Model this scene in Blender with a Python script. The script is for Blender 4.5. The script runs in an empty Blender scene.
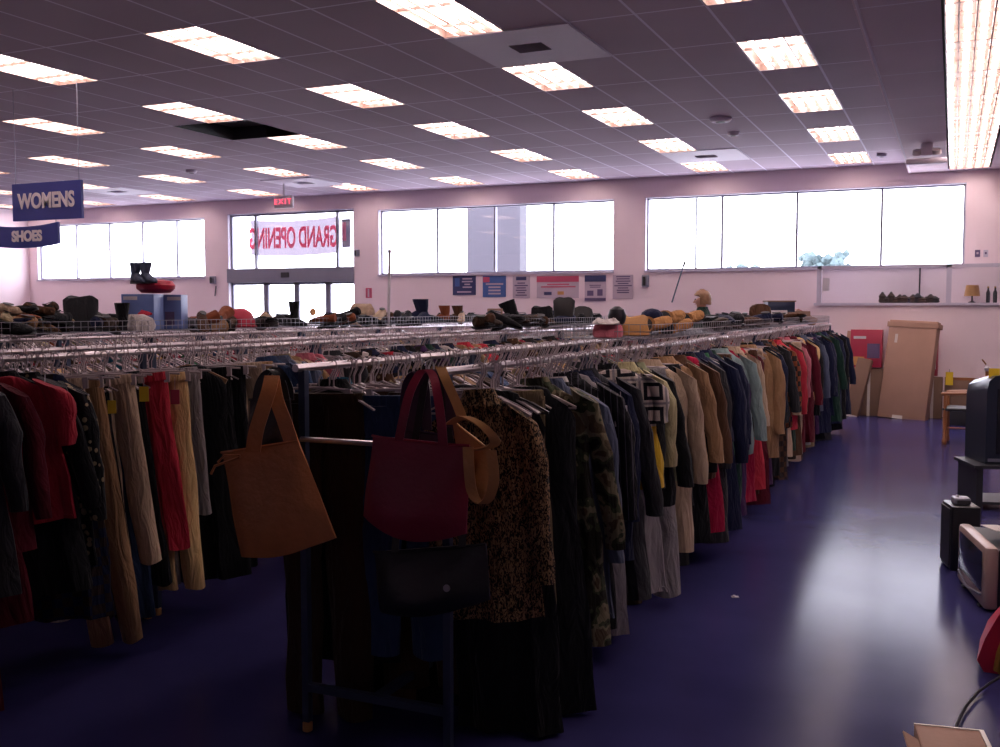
import bpy, math, random
from mathutils import Vector, Matrix
from math import sin, cos, pi, radians, sqrt, atan
random.seed(7)
C = bpy.context.scene.collection

# ------------------------------------------------------------------ camera geometry
FPX = 1010.0; YAW = radians(24.15); PITCH = atan(64/FPX); EYE = 1.6
FW = Vector((-sin(YAW)*cos(PITCH), cos(YAW)*cos(PITCH), -sin(PITCH)))
RT = Vector((cos(YAW), sin(YAW), 0)); UP = RT.cross(FW)
def at(x, y, X=None, Y=None, Z=None):
    d = FW + RT*((x-500)/FPX) + UP*((373.5-y)/FPX)
    t = (Z-EYE)/d.z if Z is not None else (X/d.x if X is not None else Y/d.y)
    return Vector((t*d.x, t*d.y, EYE+t*d.z))

cam = bpy.data.cameras.new('camera'); co = bpy.data.objects.new('camera', cam); C.objects.link(co)
cam.sensor_width = 36; cam.lens = 36*FPX/1000
co.matrix_world = Matrix(((RT.x, UP.x, -FW.x, 0), (RT.y, UP.y, -FW.y, 0), (RT.z, UP.z, -FW.z, EYE), (0, 0, 0, 1)))
cam.clip_end = 300
bpy.context.scene.camera = co

# ------------------------------------------------------------------ materials
def mat(name, col, rough=.6, metal=0., noise=0., nscale=8., bump=0., bscale=60., spec=.5, coat=0., sheen=0., alpha=1.):
    m = bpy.data.materials.new(name); m.use_nodes = True
    nt = m.node_tree; b = nt.nodes['Principled BSDF']
    b.inputs['Base Color'].default_value = (*col, 1); b.inputs['Roughness'].default_value = rough
    b.inputs['Metallic'].default_value = metal; b.inputs['Specular IOR Level'].default_value = spec
    b.inputs['Coat Weight'].default_value = coat; b.inputs['Sheen Weight'].default_value = sheen
    b.inputs['Alpha'].default_value = alpha
    if noise or bump:
        tc = nt.nodes.new('ShaderNodeTexCoord')
    if noise:
        n = nt.nodes.new('ShaderNodeTexNoise'); n.inputs['Scale'].default_value = nscale; n.inputs['Detail'].default_value = 4
        nt.links.new(tc.outputs['Object'], n.inputs['Vector'])
        r = nt.nodes.new('ShaderNodeMapRange'); r.inputs['To Min'].default_value = 1-noise; r.inputs['To Max'].default_value = 1+noise
        nt.links.new(n.outputs['Fac'], r.inputs['Value'])
        mx = nt.nodes.new('ShaderNodeVectorMath'); mx.operation = 'SCALE'; mx.inputs[0].default_value = col
        nt.links.new(r.outputs['Result'], mx.inputs['Scale']); nt.links.new(mx.outputs[0], b.inputs['Base Color'])
    if bump:
        n2 = nt.nodes.new('ShaderNodeTexNoise'); n2.inputs['Scale'].default_value = bscale; n2.inputs['Detail'].default_value = 5
        nt.links.new(tc.outputs['Object'], n2.inputs['Vector'])
        bp = nt.nodes.new('ShaderNodeBump'); bp.inputs['Strength'].default_value = bump; bp.inputs['Distance'].default_value = .01
        nt.links.new(n2.outputs['Fac'], bp.inputs['Height']); nt.links.new(bp.outputs['Normal'], b.inputs['Normal'])
    return m
def emis(name, col, s):
    m = bpy.data.materials.new(name); m.use_nodes = True; nt = m.node_tree
    nt.nodes.remove(nt.nodes['Principled BSDF']); e = nt.nodes.new('ShaderNodeEmission')
    e.inputs['Color'].default_value = (*col, 1); e.inputs['Strength'].default_value = s
    nt.links.new(e.outputs[0], nt.nodes['Material Output'].inputs['Surface']); return m

# cloth whose colour is the object's own colour
def cloth_mat(name, fn=None, rough=.85):
    m = bpy.data.materials.new(name); m.use_nodes = True; nt = m.node_tree; b = nt.nodes['Principled BSDF']
    b.inputs['Roughness'].default_value = rough; b.inputs['Specular IOR Level'].default_value = .15
    b.inputs['Sheen Weight'].default_value = .1
    tc = nt.nodes.new('ShaderNodeTexCoord'); oi = nt.nodes.new('ShaderNodeObjectInfo')
    n = nt.nodes.new('ShaderNodeTexNoise'); n.inputs['Scale'].default_value = 14; n.inputs['Detail'].default_value = 6
    nt.links.new(tc.outputs['Object'], n.inputs['Vector'])
    r = nt.nodes.new('ShaderNodeMapRange'); r.inputs['To Min'].default_value = .8; r.inputs['To Max'].default_value = 1.2
    nt.links.new(n.outputs['Fac'], r.inputs['Value'])
    mx = nt.nodes.new('ShaderNodeVectorMath'); mx.operation = 'SCALE'
    src = oi.outputs['Color']
    if fn: src = fn(nt, tc, oi)
    nt.links.new(src, mx.inputs[0]); nt.links.new(r.outputs['Result'], mx.inputs['Scale'])
    nt.links.new(mx.outputs[0], b.inputs['Base Color'])
    mpf = nt.nodes.new('ShaderNodeMapping'); mpf.inputs['Scale'].default_value = (1, 1, .32)
    oad = nt.nodes.new('ShaderNodeVectorMath'); oad.operation = 'ADD'
    nt.links.new(tc.outputs['Object'], oad.inputs[0]); nt.links.new(oi.outputs['Random'], oad.inputs[1]); nt.links.new(oad.outputs[0], mpf.inputs['Vector'])
    n3 = nt.nodes.new('ShaderNodeTexNoise'); n3.inputs['Scale'].default_value = 17; n3.inputs['Detail'].default_value = 3; n3.inputs['Distortion'].default_value = .8
    nt.links.new(mpf.outputs[0], n3.inputs['Vector'])
    bf = nt.nodes.new('ShaderNodeBump'); bf.inputs['Strength'].default_value = .6; bf.inputs['Distance'].default_value = .05
    nt.links.new(n3.outputs['Fac'], bf.inputs['Height'])
    n2 = nt.nodes.new('ShaderNodeTexNoise'); n2.inputs['Scale'].default_value = 260
    nt.links.new(tc.outputs['Object'], n2.inputs['Vector'])
    bp = nt.nodes.new('ShaderNodeBump'); bp.inputs['Strength'].default_value = .25; bp.inputs['Distance'].default_value = .004
    nt.links.new(bf.outputs['Normal'], bp.inputs['Normal']); nt.links.new(n2.outputs['Fac'], bp.inputs['Height']); nt.links.new(bp.outputs['Normal'], b.inputs['Normal'])
    return m
def ramp(nt, src, stops, mode='CONSTANT'):
    r = nt.nodes.new('ShaderNodeValToRGB'); cr = r.color_ramp; cr.interpolation = mode
    while len(cr.elements) < len(stops): cr.elements.new(.5)
    for e, (p, c) in zip(cr.elements, stops): e.position = p; e.color = (*c, 1)
    nt.links.new(src, r.inputs['Fac']); return r.outputs['Color']
def f_leopard(nt, tc, oi):
    mp = nt.nodes.new('ShaderNodeMapping'); mp.inputs['Scale'].default_value = (1, .4, .55)
    nt.links.new(tc.outputs['Object'], mp.inputs['Vector'])
    n = nt.nodes.new('ShaderNodeTexNoise'); n.inputs['Scale'].default_value = 120; n.inputs['Detail'].default_value = 1.5; n.inputs['Distortion'].default_value = 1.6
    nt.links.new(mp.outputs[0], n.inputs['Vector'])
    return ramp(nt, n.outputs['Fac'], [(0, (.012, .008, .005)), (.49, (.012, .008, .005)), (.54, (.33, .2, .10))], 'LINEAR')
def f_camo(nt, tc, oi):
    n = nt.nodes.new('ShaderNodeTexNoise'); n.inputs['Scale'].default_value = 12; n.inputs['Detail'].default_value = 2
    nt.links.new(tc.outputs['Object'], n.inputs['Vector'])
    return ramp(nt, n.outputs['Fac'], [(0, (.02, .018, .012)), (.43, (.05, .06, .03)), (.5, (.2, .17, .1)), (.58, (.1, .07, .04))])
def stripe(axis, sc, a, bcol, duty=.5):
    def fn(nt, tc, oi):
        s = nt.nodes.new('ShaderNodeSeparateXYZ'); nt.links.new(tc.outputs['Object'], s.inputs[0])
        m1 = nt.nodes.new('ShaderNodeMath'); m1.operation = 'MULTIPLY'; m1.inputs[1].default_value = sc
        nt.links.new(s.outputs[axis], m1.inputs[0])
        m2 = nt.nodes.new('ShaderNodeMath'); m2.operation = 'FRACT'; nt.links.new(m1.outputs[0], m2.inputs[0])
        return ramp(nt, m2.outputs[0], [(0, a), (duty, bcol)])
    return fn
def f_plaid(nt, tc, oi):
    ck = nt.nodes.new('ShaderNodeTexChecker'); ck.inputs['Scale'].default_value = 22
    mp = nt.nodes.new('ShaderNodeMapping'); mp.inputs['Scale'].default_value = (1, 0.001, 1)
    nt.links.new(tc.outputs['Object'], mp.inputs['Vector']); nt.links.new(mp.outputs[0], ck.inputs['Vector'])
    nt.links.new(oi.outputs['Color'], ck.inputs['Color1']); ck.inputs['Color2'].default_value = (.03, .02, .02, 1)
    return ck.outputs['Color']
def f_print(nt, tc, oi):
    v = nt.nodes.new('ShaderNodeTexVoronoi'); v.inputs['Scale'].default_value = 26
    nt.links.new(tc.outputs['Object'], v.inputs['Vector'])
    g = ramp(nt, v.outputs['Distance'], [(0, (1, 1, 1)), (.32, (0, 0, 0))])
    mx = nt.nodes.new('ShaderNodeMixRGB'); nt.links.new(g, mx.inputs['Fac'])
    nt.links.new(oi.outputs['Color'], mx.inputs['Color1']); mx.inputs['Color2'].default_value = (.35, .27, .16, 1)
    return mx.outputs['Color']
def f_squares(nt, tc, oi):   # outlined squares on a pale ground, yellow hem
    s = nt.nodes.new('ShaderNodeSeparateXYZ'); nt.links.new(tc.outputs['Object'], s.inputs[0])
    def M(op, a, b=None):
        n = nt.nodes.new('ShaderNodeMath'); n.operation = op
        for i, v in enumerate((a, b)):
            if v is None: continue
            if isinstance(v, (int, float)): n.inputs[i].default_value = v
            else: nt.links.new(v, n.inputs[i])
        return n.outputs[0]
    def cell(o, off): return M('ABSOLUTE', M('SUBTRACT', M('FRACT', M('ADD', M('MULTIPLY', o, 7.5), off)), .5))
    d = M('MAXIMUM', cell(s.outputs['X'], .1), cell(s.outputs['Z'], .2))
    body = ramp(nt, M('MULTIPLY', d, 2), [(0, (.62, .5, .45)), (.42, (.01, .01, .015)), (.72, (.6, .52, .46)), (.9, (.25, .22, .24))])
    hem = M('LESS_THAN', s.outputs['Z'], -.42)
    mx = nt.nodes.new('ShaderNodeMixRGB'); nt.links.new(hem, mx.inputs['Fac']); nt.links.new(body, mx.inputs['Color1'])
    mx.inputs['Color2'].default_value = (.75, .47, .03, 1); return mx.outputs['Color']

M = {}
M['cloth'] = cloth_mat('cloth')
M['leopard'] = cloth_mat('leopard cloth', f_leopard)
M['camo'] = cloth_mat('camouflage cloth', f_camo)
M['stripes'] = cloth_mat('striped cloth', stripe('Z', 20, (.55, .5, .48), (.01, .01, .012)))
M['pinstripe'] = cloth_mat('pinstriped cloth', stripe('X', 34, (.1, .09, .12), (.01, .01, .014), .12))
M['plaid'] = cloth_mat('plaid cloth', f_plaid)
M['print'] = cloth_mat('printed cloth', f_print)
M['squares'] = cloth_mat('squares cloth', f_squares)
M['chrome'] = mat('chrome', (.5, .46, .5), .3, 1)
M['steel'] = mat('dark steel', (.045, .06, .11), .35, .3, noise=.15)
M['wire'] = mat('wire', (.35, .34, .38), .35, .8)
M['clear'] = mat('clear plastic', (.55, .47, .49), .25, alpha=.85)
M['white_plastic'] = mat('white plastic', (.62, .54, .5), .35)
M['black_plastic'] = mat('black plastic', (.012, .012, .016), .35)
M['wood_hanger'] = mat('wood hanger', (.36, .2, .1), .45, noise=.2)
M['wall'] = mat('wall paint', (.84, .69, .73), .75, noise=.04, nscale=1.5, bump=.1, bscale=90)
M['trimw'] = mat('pale trim', (.55, .5, .6), .5, noise=.03)
M['alu'] = mat('window aluminium', (.24, .24, .3), .4, .3, noise=.05)
M['leather_tan'] = mat('tan leather', (.55, .20, .06), .5, noise=.28, nscale=11, bump=.35, bscale=35)
M['maroon'] = mat('maroon leather', (.27, .016, .045), .42, noise=.15, nscale=10, bump=.2, bscale=60)
M['tan2'] = mat('camel leather', (.55, .27, .09), .5, noise=.15, bump=.2)
M['blackl'] = mat('black leather', (.012, .011, .014), .4, noise=.2, bump=.25)
M['purple_l'] = mat('plum leather', (.05, .02, .05), .4, noise=.2)
M['cardboard'] = mat('cardboard', (.40, .235, .17), .8, noise=.12, nscale=4, bump=.12, bscale=45)
M['cardboard_dark'] = mat('dark cardboard', (.22, .13, .09), .8, noise=.12, nscale=4, bump=.12)
M['tape'] = mat('tape', (.62, .55, .5), .35, noise=.1)
M['tube'] = emis('fluorescent tube', (1, .82, .80), 13.0)
M['reflector'] = mat('louvre metal', (.34, .25, .22), .3, .7, noise=.35, nscale=30)
M['ceil_panel'] = mat('vent metal', (.7, .62, .72), .6, noise=.03)
M['dark'] = mat('dark metal', (.03, .03, .035), .5, noise=.1)
M['navy_sign'] = mat('navy sign', (.06, .07, .32), .45, noise=.06)
M['sign_letter'] = mat('sign letters', (.9, .8, .84), .5, noise=.02)
M['wood'] = mat('varnished wood', (.34, .13, .05), .35, noise=.25, nscale=9)
M['tvscreen'] = mat('tv glass', (.018, .02, .028), .08, noise=.05)
M['tvsilver'] = mat('silver plastic', (.42, .30, .27), .4, noise=.05)
M['bluetv'] = mat('black television plastic', (.022, .028, .05), .32, noise=.1)
M['yellow'] = mat('yellow card', (.8, .55, .02), .6, noise=.04)
M['red_card'] = mat('red card', (.42, .03, .07), .5, noise=.12)
M['white_card'] = mat('white card', (.6, .55, .58), .6, noise=.04)
M['red_cloth'] = mat('red nylon', (.5, .015, .05), .4, noise=.12, bump=.3, bscale=18)
M['gold'] = mat('gold braid', (.55, .3, .05), .35, .6, noise=.3, nscale=50)
M['skin'] = mat('skin', (.55, .28, .2), .55, noise=.05)
M['hair'] = mat('blond hair', (.32, .17, .09), .6, noise=.35, nscale=30, bump=.5, bscale=70)
M['poster_blue'] = mat('blue poster', (.05, .11, .32), .5, noise=.1)
M['poster_navy'] = mat('navy poster', (.035, .04, .13), .5, noise=.1)
M['paper'] = mat('paper', (.50, .40, .47), .7, noise=.03)
M['ink'] = mat('ink', (.12, .08, .17), .7, noise=.05)
M['poster_red'] = mat('red ink', (.52, .07, .14), .6, noise=.05)
M['foot_blue'] = mat('blue box print', (.14, .2, .46), .45, noise=.25, nscale=6)
M['red_exit'] = emis('exit letters', (1, .08, .14), 1.6)

def glass():
    m = bpy.data.materials.new('window glass'); m.use_nodes = True; nt = m.node_tree
    nt.nodes.remove(nt.nodes['Principled BSDF'])
    t = nt.nodes.new('ShaderNodeBsdfTransparent'); t.inputs['Color'].default_value = (.94, .96, .97, 1)
    g = nt.nodes.new('ShaderNodeBsdfGlossy'); g.inputs['Roughness'].default_value = .02
    mx = nt.nodes.new('ShaderNodeMixShader'); mx.inputs['Fac'].default_value = .06
    nt.links.new(t.outputs[0], mx.inputs[1]); nt.links.new(g.outputs[0], mx.inputs[2])
    nt.links.new(mx.outputs[0], nt.nodes['Material Output'].inputs['Surface']); return m
M['glass'] = glass()
def banner_mat(name, col):
    m = bpy.data.materials.new(name); m.use_nodes = True; nt = m.node_tree
    nt.nodes.remove(nt.nodes['Principled BSDF'])
    d = nt.nodes.new('ShaderNodeBsdfDiffuse'); d.inputs['Color'].default_value = (*col, 1)
    t = nt.nodes.new('ShaderNodeBsdfTranslucent'); t.inputs['Color'].default_value = (*col, 1)
    mx = nt.nodes.new('ShaderNodeMixShader'); mx.inputs['Fac'].default_value = .5
    nt.links.new(d.outputs[0], mx.inputs[1]); nt.links.new(t.outputs[0], mx.inputs[2])
    nt.links.new(mx.outputs[0], nt.nodes['Material Output'].inputs['Surface']); return m
M['banner'] = banner_mat('banner vinyl', (.21, .185, .225))
M['banner_red'] = banner_mat('banner letters', (1.0, .28, .42))

def floor_mat():
    m = mat('blue vinyl floor', (.028, .036, .17), .22, spec=.03, coat=.0)
    nt = m.node_tree; b = nt.nodes['Principled BSDF']; tc = nt.nodes.new('ShaderNodeTexCoord')
    n = nt.nodes.new('ShaderNodeTexNoise'); n.inputs['Scale'].default_value = 1.1; n.inputs['Detail'].default_value = 6
    nt.links.new(tc.outputs['Object'], n.inputs['Vector'])
    c = ramp(nt, n.outputs['Fac'], [(.3, (.026, .024, .092)), (.7, (.040, .038, .13))], 'LINEAR')
    nt.links.new(c, b.inputs['Base Color'])
    b.inputs['Specular Tint'].default_value = (.62, .66, 1, 1)
    r = nt.nodes.new('ShaderNodeMapRange'); r.inputs['To Min'].default_value = .14; r.inputs['To Max'].default_value = .22
    nt.links.new(n.outputs['Fac'], r.inputs['Value']); nt.links.new(r.outputs[0], b.inputs['Roughness'])
    n2 = nt.nodes.new('ShaderNodeTexNoise'); n2.inputs['Scale'].default_value = 35; n2.inputs['Detail'].default_value = 4
    nt.links.new(tc.outputs['Object'], n2.inputs['Vector'])
    bp = nt.nodes.new('ShaderNodeBump'); bp.inputs['Strength'].default_value = .03; bp.inputs['Distance'].default_value = .01
    nt.links.new(n2.outputs['Fac'], bp.inputs['Height']); nt.links.new(bp.outputs['Normal'], b.inputs['Normal'])
    return m
M['floor'] = floor_mat()
TX, TY, X0, Y0 = .54, 1.1125, -1.72, 6.42
def ceil_mat(name, ox, oy, base, line):
    m = mat(name, base, .85, spec=.2); nt = m.node_tree; b = nt.nodes['Principled BSDF']
    tc = nt.nodes.new('ShaderNodeTexCoord'); s = nt.nodes.new('ShaderNodeSeparateXYZ'); nt.links.new(tc.outputs['Object'], s.inputs[0])
    outs = []
    for ax, o, per in (('X', ox, TX), ('Y', oy, TY)):
        a = nt.nodes.new('ShaderNodeMath'); a.operation = 'SUBTRACT'; nt.links.new(s.outputs[ax], a.inputs[0]); a.inputs[1].default_value = o - .011
        d = nt.nodes.new('ShaderNodeMath'); d.operation = 'DIVIDE'; nt.links.new(a.outputs[0], d.inputs[0]); d.inputs[1].default_value = per
        fr = nt.nodes.new('ShaderNodeMath'); fr.operation = 'FRACT'; nt.links.new(d.outputs[0], fr.inputs[0])
        lt = nt.nodes.new('ShaderNodeMath'); lt.operation = 'LESS_THAN'; nt.links.new(fr.outputs[0], lt.inputs[0]); lt.inputs[1].default_value = .022/per
        outs.append(lt.outputs[0])
    mxx = nt.nodes.new('ShaderNodeMath'); mxx.operation = 'MAXIMUM'; nt.links.new(outs[0], mxx.inputs[0]); nt.links.new(outs[1], mxx.inputs[1])
    n = nt.nodes.new('ShaderNodeTexNoise'); n.inputs['Scale'].default_value = .7; nt.links.new(tc.outputs['Object'], n.inputs['Vector'])
    c = ramp(nt, n.outputs['Fac'], [(.3, tuple(v*.92 for v in base)), (.7, tuple(v*1.06 for v in base))], 'LINEAR')
    mc = nt.nodes.new('ShaderNodeMixRGB'); nt.links.new(mxx.outputs[0], mc.inputs['Fac']); nt.links.new(c, mc.inputs['Color1'])
    mc.inputs['Color2'].default_value = (*line, 1); nt.links.new(mc.outputs[0], b.inputs['Base Color'])
    n2 = nt.nodes.new('ShaderNodeTexNoise'); n2.inputs['Scale'].default_value = 120; nt.links.new(tc.outputs['Object'], n2.inputs['Vector'])
    bp = nt.nodes.new('ShaderNodeBump'); bp.inputs['Strength'].default_value = .2; bp.inputs['Distance'].default_value = .004
    nt.links.new(n2.outputs['Fac'], bp.inputs['Height']); nt.links.new(bp.outputs['Normal'], b.inputs['Normal'])
    return m
M['ceil'] = ceil_mat('ceiling tiles', X0, Y0, (.50, .40, .48), (.8, .74, .86))
M['soffit'] = ceil_mat('soffit tiles', -.66, Y0, (.66, .52, .58), (.8, .72, .8))

# ------------------------------------------------------------------ mesh builder
class MB:
    def __init__(s): s.v = []; s.f = []; s.mi = []
    def add(s, vs, fs, mi=0):
        o = len(s.v); s.v += [tuple(p) for p in vs]; s.f += [tuple(i+o for i in f) for f in fs]; s.mi += [mi]*len(fs)
    def box(s, x0, x1, y0, y1, z0, z1, T=None, mi=0):
        vs = [Vector((x, y, z)) for x in (x0, x1) for y in (y0, y1) for z in (z0, z1)]
        if T: vs = [T @ p for p in vs]
        s.add(vs, [(0, 1, 3, 2), (4, 6, 7, 5), (0, 4, 5, 1), (2, 3, 7, 6), (0, 2, 6, 4), (1, 5, 7, 3)], mi); return s
    def rbox(s, x0, x1, y0, y1, z0, z1, r=.02, n=4, T=None, tp=0.):   # rounded plan, bevelled top and bottom
        cx, cy = (x0+x1)/2, (y0+y1)/2; hx, hy = (x1-x0)/2, (y1-y0)/2; r = min(r, hx*.99, hy*.99, (z1-z0)*.49)
        rings = []
        lev = [(z0, -r), (z0+r*.3, -r*.3), (z0+r, 0), (z1-r, 0), (z1-r*.3, -r*.3), (z1, -r)]
        for z, ins in lev:
            k = 1 - tp*(z-z0)/(z1-z0); ring = []
            for q, (sx, sy) in enumerate(((1, 1), (-1, 1), (-1, -1), (1, -1))):
                for i in range(n+1):
                    a = q*pi/2 + i*pi/2/n
                    ring.append(Vector((cx+k*(sx*(hx-r)+(r+ins)*cos(a)), cy+k*(sy*(hy-r)+(r+ins)*sin(a)), z)))
            rings.append([T @ p for p in ring] if T else ring)
        return s.loft(rings)
    def loft(s, rings, cap=True, closed=True):
        n = len(rings[0]); vs = [p for r in rings for p in r]; fs = []
        for i in range(len(rings)-1):
            for j in range(n if closed else n-1):
                k = (j+1) % n; fs.append((i*n+j, i*n+k, (i+1)*n+k, (i+1)*n+j))
        if cap: fs.append(tuple(range(n-1, -1, -1))); fs.append(tuple((len(rings)-1)*n+j for j in range(n)))
        s.add(vs, fs); return s
    def tube(s, pts, r, n=6, close=False):
        pts = [Vector(p) for p in pts]; rings = []; L = len(pts); prev = None
        for i, p in enumerate(pts):
            if close: t = pts[(i+1) % L]-pts[i-1]
            else: t = pts[min(i+1, L-1)]-pts[max(i-1, 0)]
            t.normalize()
            if prev is None:
                u = t.orthogonal().normalized()
            else:
                u = (prev - t*prev.dot(t)).normalized() if (prev - t*prev.dot(t)).length > 1e-5 else t.orthogonal().normalized()
            prev = u; w = t.cross(u); rr = r[i] if isinstance(r, (list, tuple)) else r
            rings.append([p+(u*cos(a)+w*sin(a))*rr for a in [2*pi*j/n for j in range(n)]])
        if close: rings.append(rings[0])
        return s.loft(rings, cap=not close)
    def strap(s, pts, w, t, wdir):      # flat band along pts, width along wdir
        wd = Vector(wdir).normalized(); pts = [Vector(p) for p in pts]; rings = []
        for i, p in enumerate(pts):
            d = (pts[min(i+1, len(pts)-1)]-pts[max(i-1, 0)]).normalized(); nn = d.cross(wd).normalized()
            rings.append([p+wd*w/2+nn*t/2, p-wd*w/2+nn*t/2, p-wd*w/2-nn*t/2, p+wd*w/2-nn*t/2])
        return s.loft(rings)
    def lathe(s, prof, n=16, T=None):
        rings = [[Vector((r*cos(2*pi*j/n), r*sin(2*pi*j/n), z)) for j in range(n)] for r, z in prof]
        if T: rings = [[T @ p for p in r] for r in rings]
        return s.loft(rings)
    def mesh(s, name, m, smooth=True):
        me = bpy.data.meshes.new(name); me.from_pydata(s.v, [], s.f)
        ms = m if isinstance(m, (list, tuple)) else [m]
        for q in ms: me.materials.append(M[q] if isinstance(q, str) else q)
        if len(ms) > 1: me.polygons.foreach_set('material_index', s.mi)
        if smooth:
            me.polygons.foreach_set('use_smooth', [True]*len(s.f)); me.update()
            try: me.set_sharp_from_angle(angle=radians(38))
            except Exception: pass
        return me
    def build(s, name, m, parent=None, smooth=True, loc=None):
        return link(name, s.mesh(name, m, smooth), parent, loc)
def link(name, data, parent=None, loc=None):
    o = bpy.data.objects.new(name, data); C.objects.link(o)
    if parent is not None: o.parent = parent
    if loc is not None: o.location = loc
    return o
def tag(o, label=None, cat=None, group=None, kind=None):
    if label: o['label'] = label
    if cat: o['category'] = cat
    if group: o['group'] = group
    if kind: o['kind'] = kind
    return o
def struct(name, mb, m, parent=None, smooth=False):
    o = mb.build(name, m, parent, smooth)
    if parent is None: o['kind'] = 'structure'
    return o
def empty(name, loc, rz=0.):
    o = link(name, None, None, loc); o.rotation_euler = (0, 0, rz); return o
KIDS = {}
def kid(p, o): KIDS.setdefault(p.name, []).append(o); return o
def copy_tree(o, parent=None):
    c = o.copy(); C.objects.link(c)
    if parent is not None: c.parent = parent
    for ch in list(o.children): copy_tree(ch, c)
    return c
def RZ(a): return Matrix.Rotation(a, 4, 'Z')
def RX(a): return Matrix.Rotation(a, 4, 'X')
def RY(a): return Matrix.Rotation(a, 4, 'Y')
def TR(x, y, z): return Matrix.Translation((x, y, z))
def text(name, body, size, m, parent, loc, rot=(pi/2, 0, 0), sx=1., bold=.0, ext=.003, align='CENTER'):
    cu = bpy.data.curves.new(name, 'FONT'); cu.body = body; cu.size = size; cu.extrude = ext; cu.offset = bold
    cu.align_x = align; cu.space_character = 1.3 if body == 'EXIT' else 1; cu.align_y = 'CENTER'
    tmp = bpy.data.objects.new('tmp', cu); C.objects.link(tmp)
    dg = bpy.context.evaluated_depsgraph_get(); me = bpy.data.meshes.new_from_object(tmp.evaluated_get(dg))
    bpy.data.objects.remove(tmp); me.materials.clear(); me.materials.append(M[m])
    o = link(name, me, parent, loc); o.rotation_euler = rot; o.scale = (sx, 1, 1); return o

# ------------------------------------------------------------------ the room
WY, CZ, SZ, SX = 16.8, 3.83, 3.68, -.68
XL, XR, YB = -19.35, 5.5, -4.0
T = .2
mb = MB(); mb.box(XL, XR, YB, WY+T, -.1, 0); struct('floor', mb, 'floor')
HOLES = [(-19.1, -14.27, 2.27, 3.51), (-13.68, -10.63, 0, 3.55), (-10.09, -5.38, 2.26, 3.50), (-4.83, .13, 2.26, 3.50)]
mb = MB(); x = XL-.2
for (a, b, z0, z1) in HOLES:
    mb.box(x, a, WY, WY+T, 0, 4.2); mb.box(a, b, WY, WY+T, z1, 4.2)
    if z0 > 0: mb.box(a, b, WY, WY+T, 0, z0)
    x = b
mb.box(x, XR+.2, WY, WY+T, 0, 4.2)
struct('wall_far', mb, 'wall')
struct('wall_left', MB().box(XL-.2, XL, YB, WY, 0, 4.2), 'wall')
struct('wall_right', MB().box(XR, XR+.2, YB, WY, 0, 4.2), 'wall')
struct('wall_near', MB().box(XL-.2, XR+.2, YB-.2, YB, 0, 4.2), 'wall')
struct('baseboard_left', MB().box(XL, XL+.015, YB, WY, 0, .1), 'dark')

# ceiling with real openings for every recessed fixture
FIX = []
for c in range(0, 9):
    for j in range(-1, 5):
        FIX.append((X0-4*c*TX, Y0+2*j*TY))
fixset = {(round((fx-X0)/TX), round((fy-Y0)/TY)) for fx, fy in FIX}
mb = MB()
i0 = int((XL-X0)/TX)-2; j0 = int((YB-Y0)/TY)-2
DARK = (-12, 3)
holeset = set(fixset) | {DARK, (-13, 3)}
for i in range(i0, 2):
    xa, xb = X0+i*TX, X0+(i+1)*TX
    xa = max(xa, XL-.1); xb = min(xb, SX)
    if xb <= xa: continue
    j = j0; run = None
    for j in range(j0, 12):
        ya, yb = Y0+j*TY, Y0+(j+1)*TY
        ya = max(ya, YB-.1); yb = min(yb, WY+.05)
        if yb <= ya: continue
        if (i, j) in holeset: continue
        mb.add([(xa, ya, CZ), (xb, ya, CZ), (xb, yb, CZ), (xa, yb, CZ)], [(0, 3, 2, 1)])
struct('ceiling', mb, 'ceil')
struct('ceiling_deck', MB().box(XL-.2, XR+.2, YB-.2, WY+T, CZ+.30, CZ+.36), 'dark')
mb = MB(); mb.box(SX, -.135, YB, WY, SZ, SZ+.03); mb.box(.445, XR, YB, WY, SZ, SZ+.03); mb.box(-.135, .445, YB, 3.2, SZ, SZ+.03)
mb.box(-.135, .445, 16.55, WY, SZ, SZ+.03)
mb.box(SX-.004, SX+.02, YB, WY, SZ-.003, CZ+.02)
struct('ceiling_soffit', mb, 'soffit')
# header band of wall paint above windows is part of wall_far

# troffer fixture
def troffer(tubes):
    root = empty('ceiling_light', (0, 0, 0))
    L, Wd = TY, TX; h = MB()
    h.box(0, .012, 0, L, -.005, .10); h.box(Wd-.012, Wd, 0, L, -.005, .10); h.box(0, Wd, 0, .012, -.005, .10); h.box(0, Wd, L-.012, L, -.005, .10)
    h.box(0, Wd, 0, L, .10, .105)
    h.build('housing', 'reflector', root, False)
    lv = MB()
    n = len(tubes)
    for a, b in zip(tubes[:-1], tubes[1:]):
        xm = (a+b)/2; lv.box(xm-.006, xm+.006, .012, L-.012, -.002, .03)
    for y in (L*.30, L*.76):
        lv.box(.012, Wd-.012, y-.004, y+.004, -.001, .022)
    lv.build('louvre', 'reflector', root, False)
    for tx in tubes:
        t = MB(); t.tube([(tx, .03, .04), (tx, L-.03, .04)], .02, 8); t.build('tube', 'tube', root)
    return root
proto = troffer([.09, .21, .33, .45])
first = True
for (fx, fy) in FIX:
    if fx < XL or fy < YB or fy+TY > WY: continue
    o = proto if first else copy_tree(proto); first = False
    o.location = (fx, fy, CZ)
    col = round((X0-fx)/(4*TX)); row = round((fy-Y0)/(2*TY))
    cn = ['first', 'second', 'third', 'fourth', 'fifth', 'sixth', 'seventh', 'eighth', 'ninth'][col]
    rn = {4: 'touching the window wall', 3: 'one back from the window wall', 2: 'two back from the window wall', 1: 'three back from the window wall', 0: 'four back from the window wall'}.get(row, 'behind the camera side')
    tag(o, f'recessed louvred light, {cn} row left of the dropped soffit, {rn}', 'ceiling light', 'recessed fluorescent lights in the tiled ceiling')
strip = troffer([.035, .155, .27, .385, .505])
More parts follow.
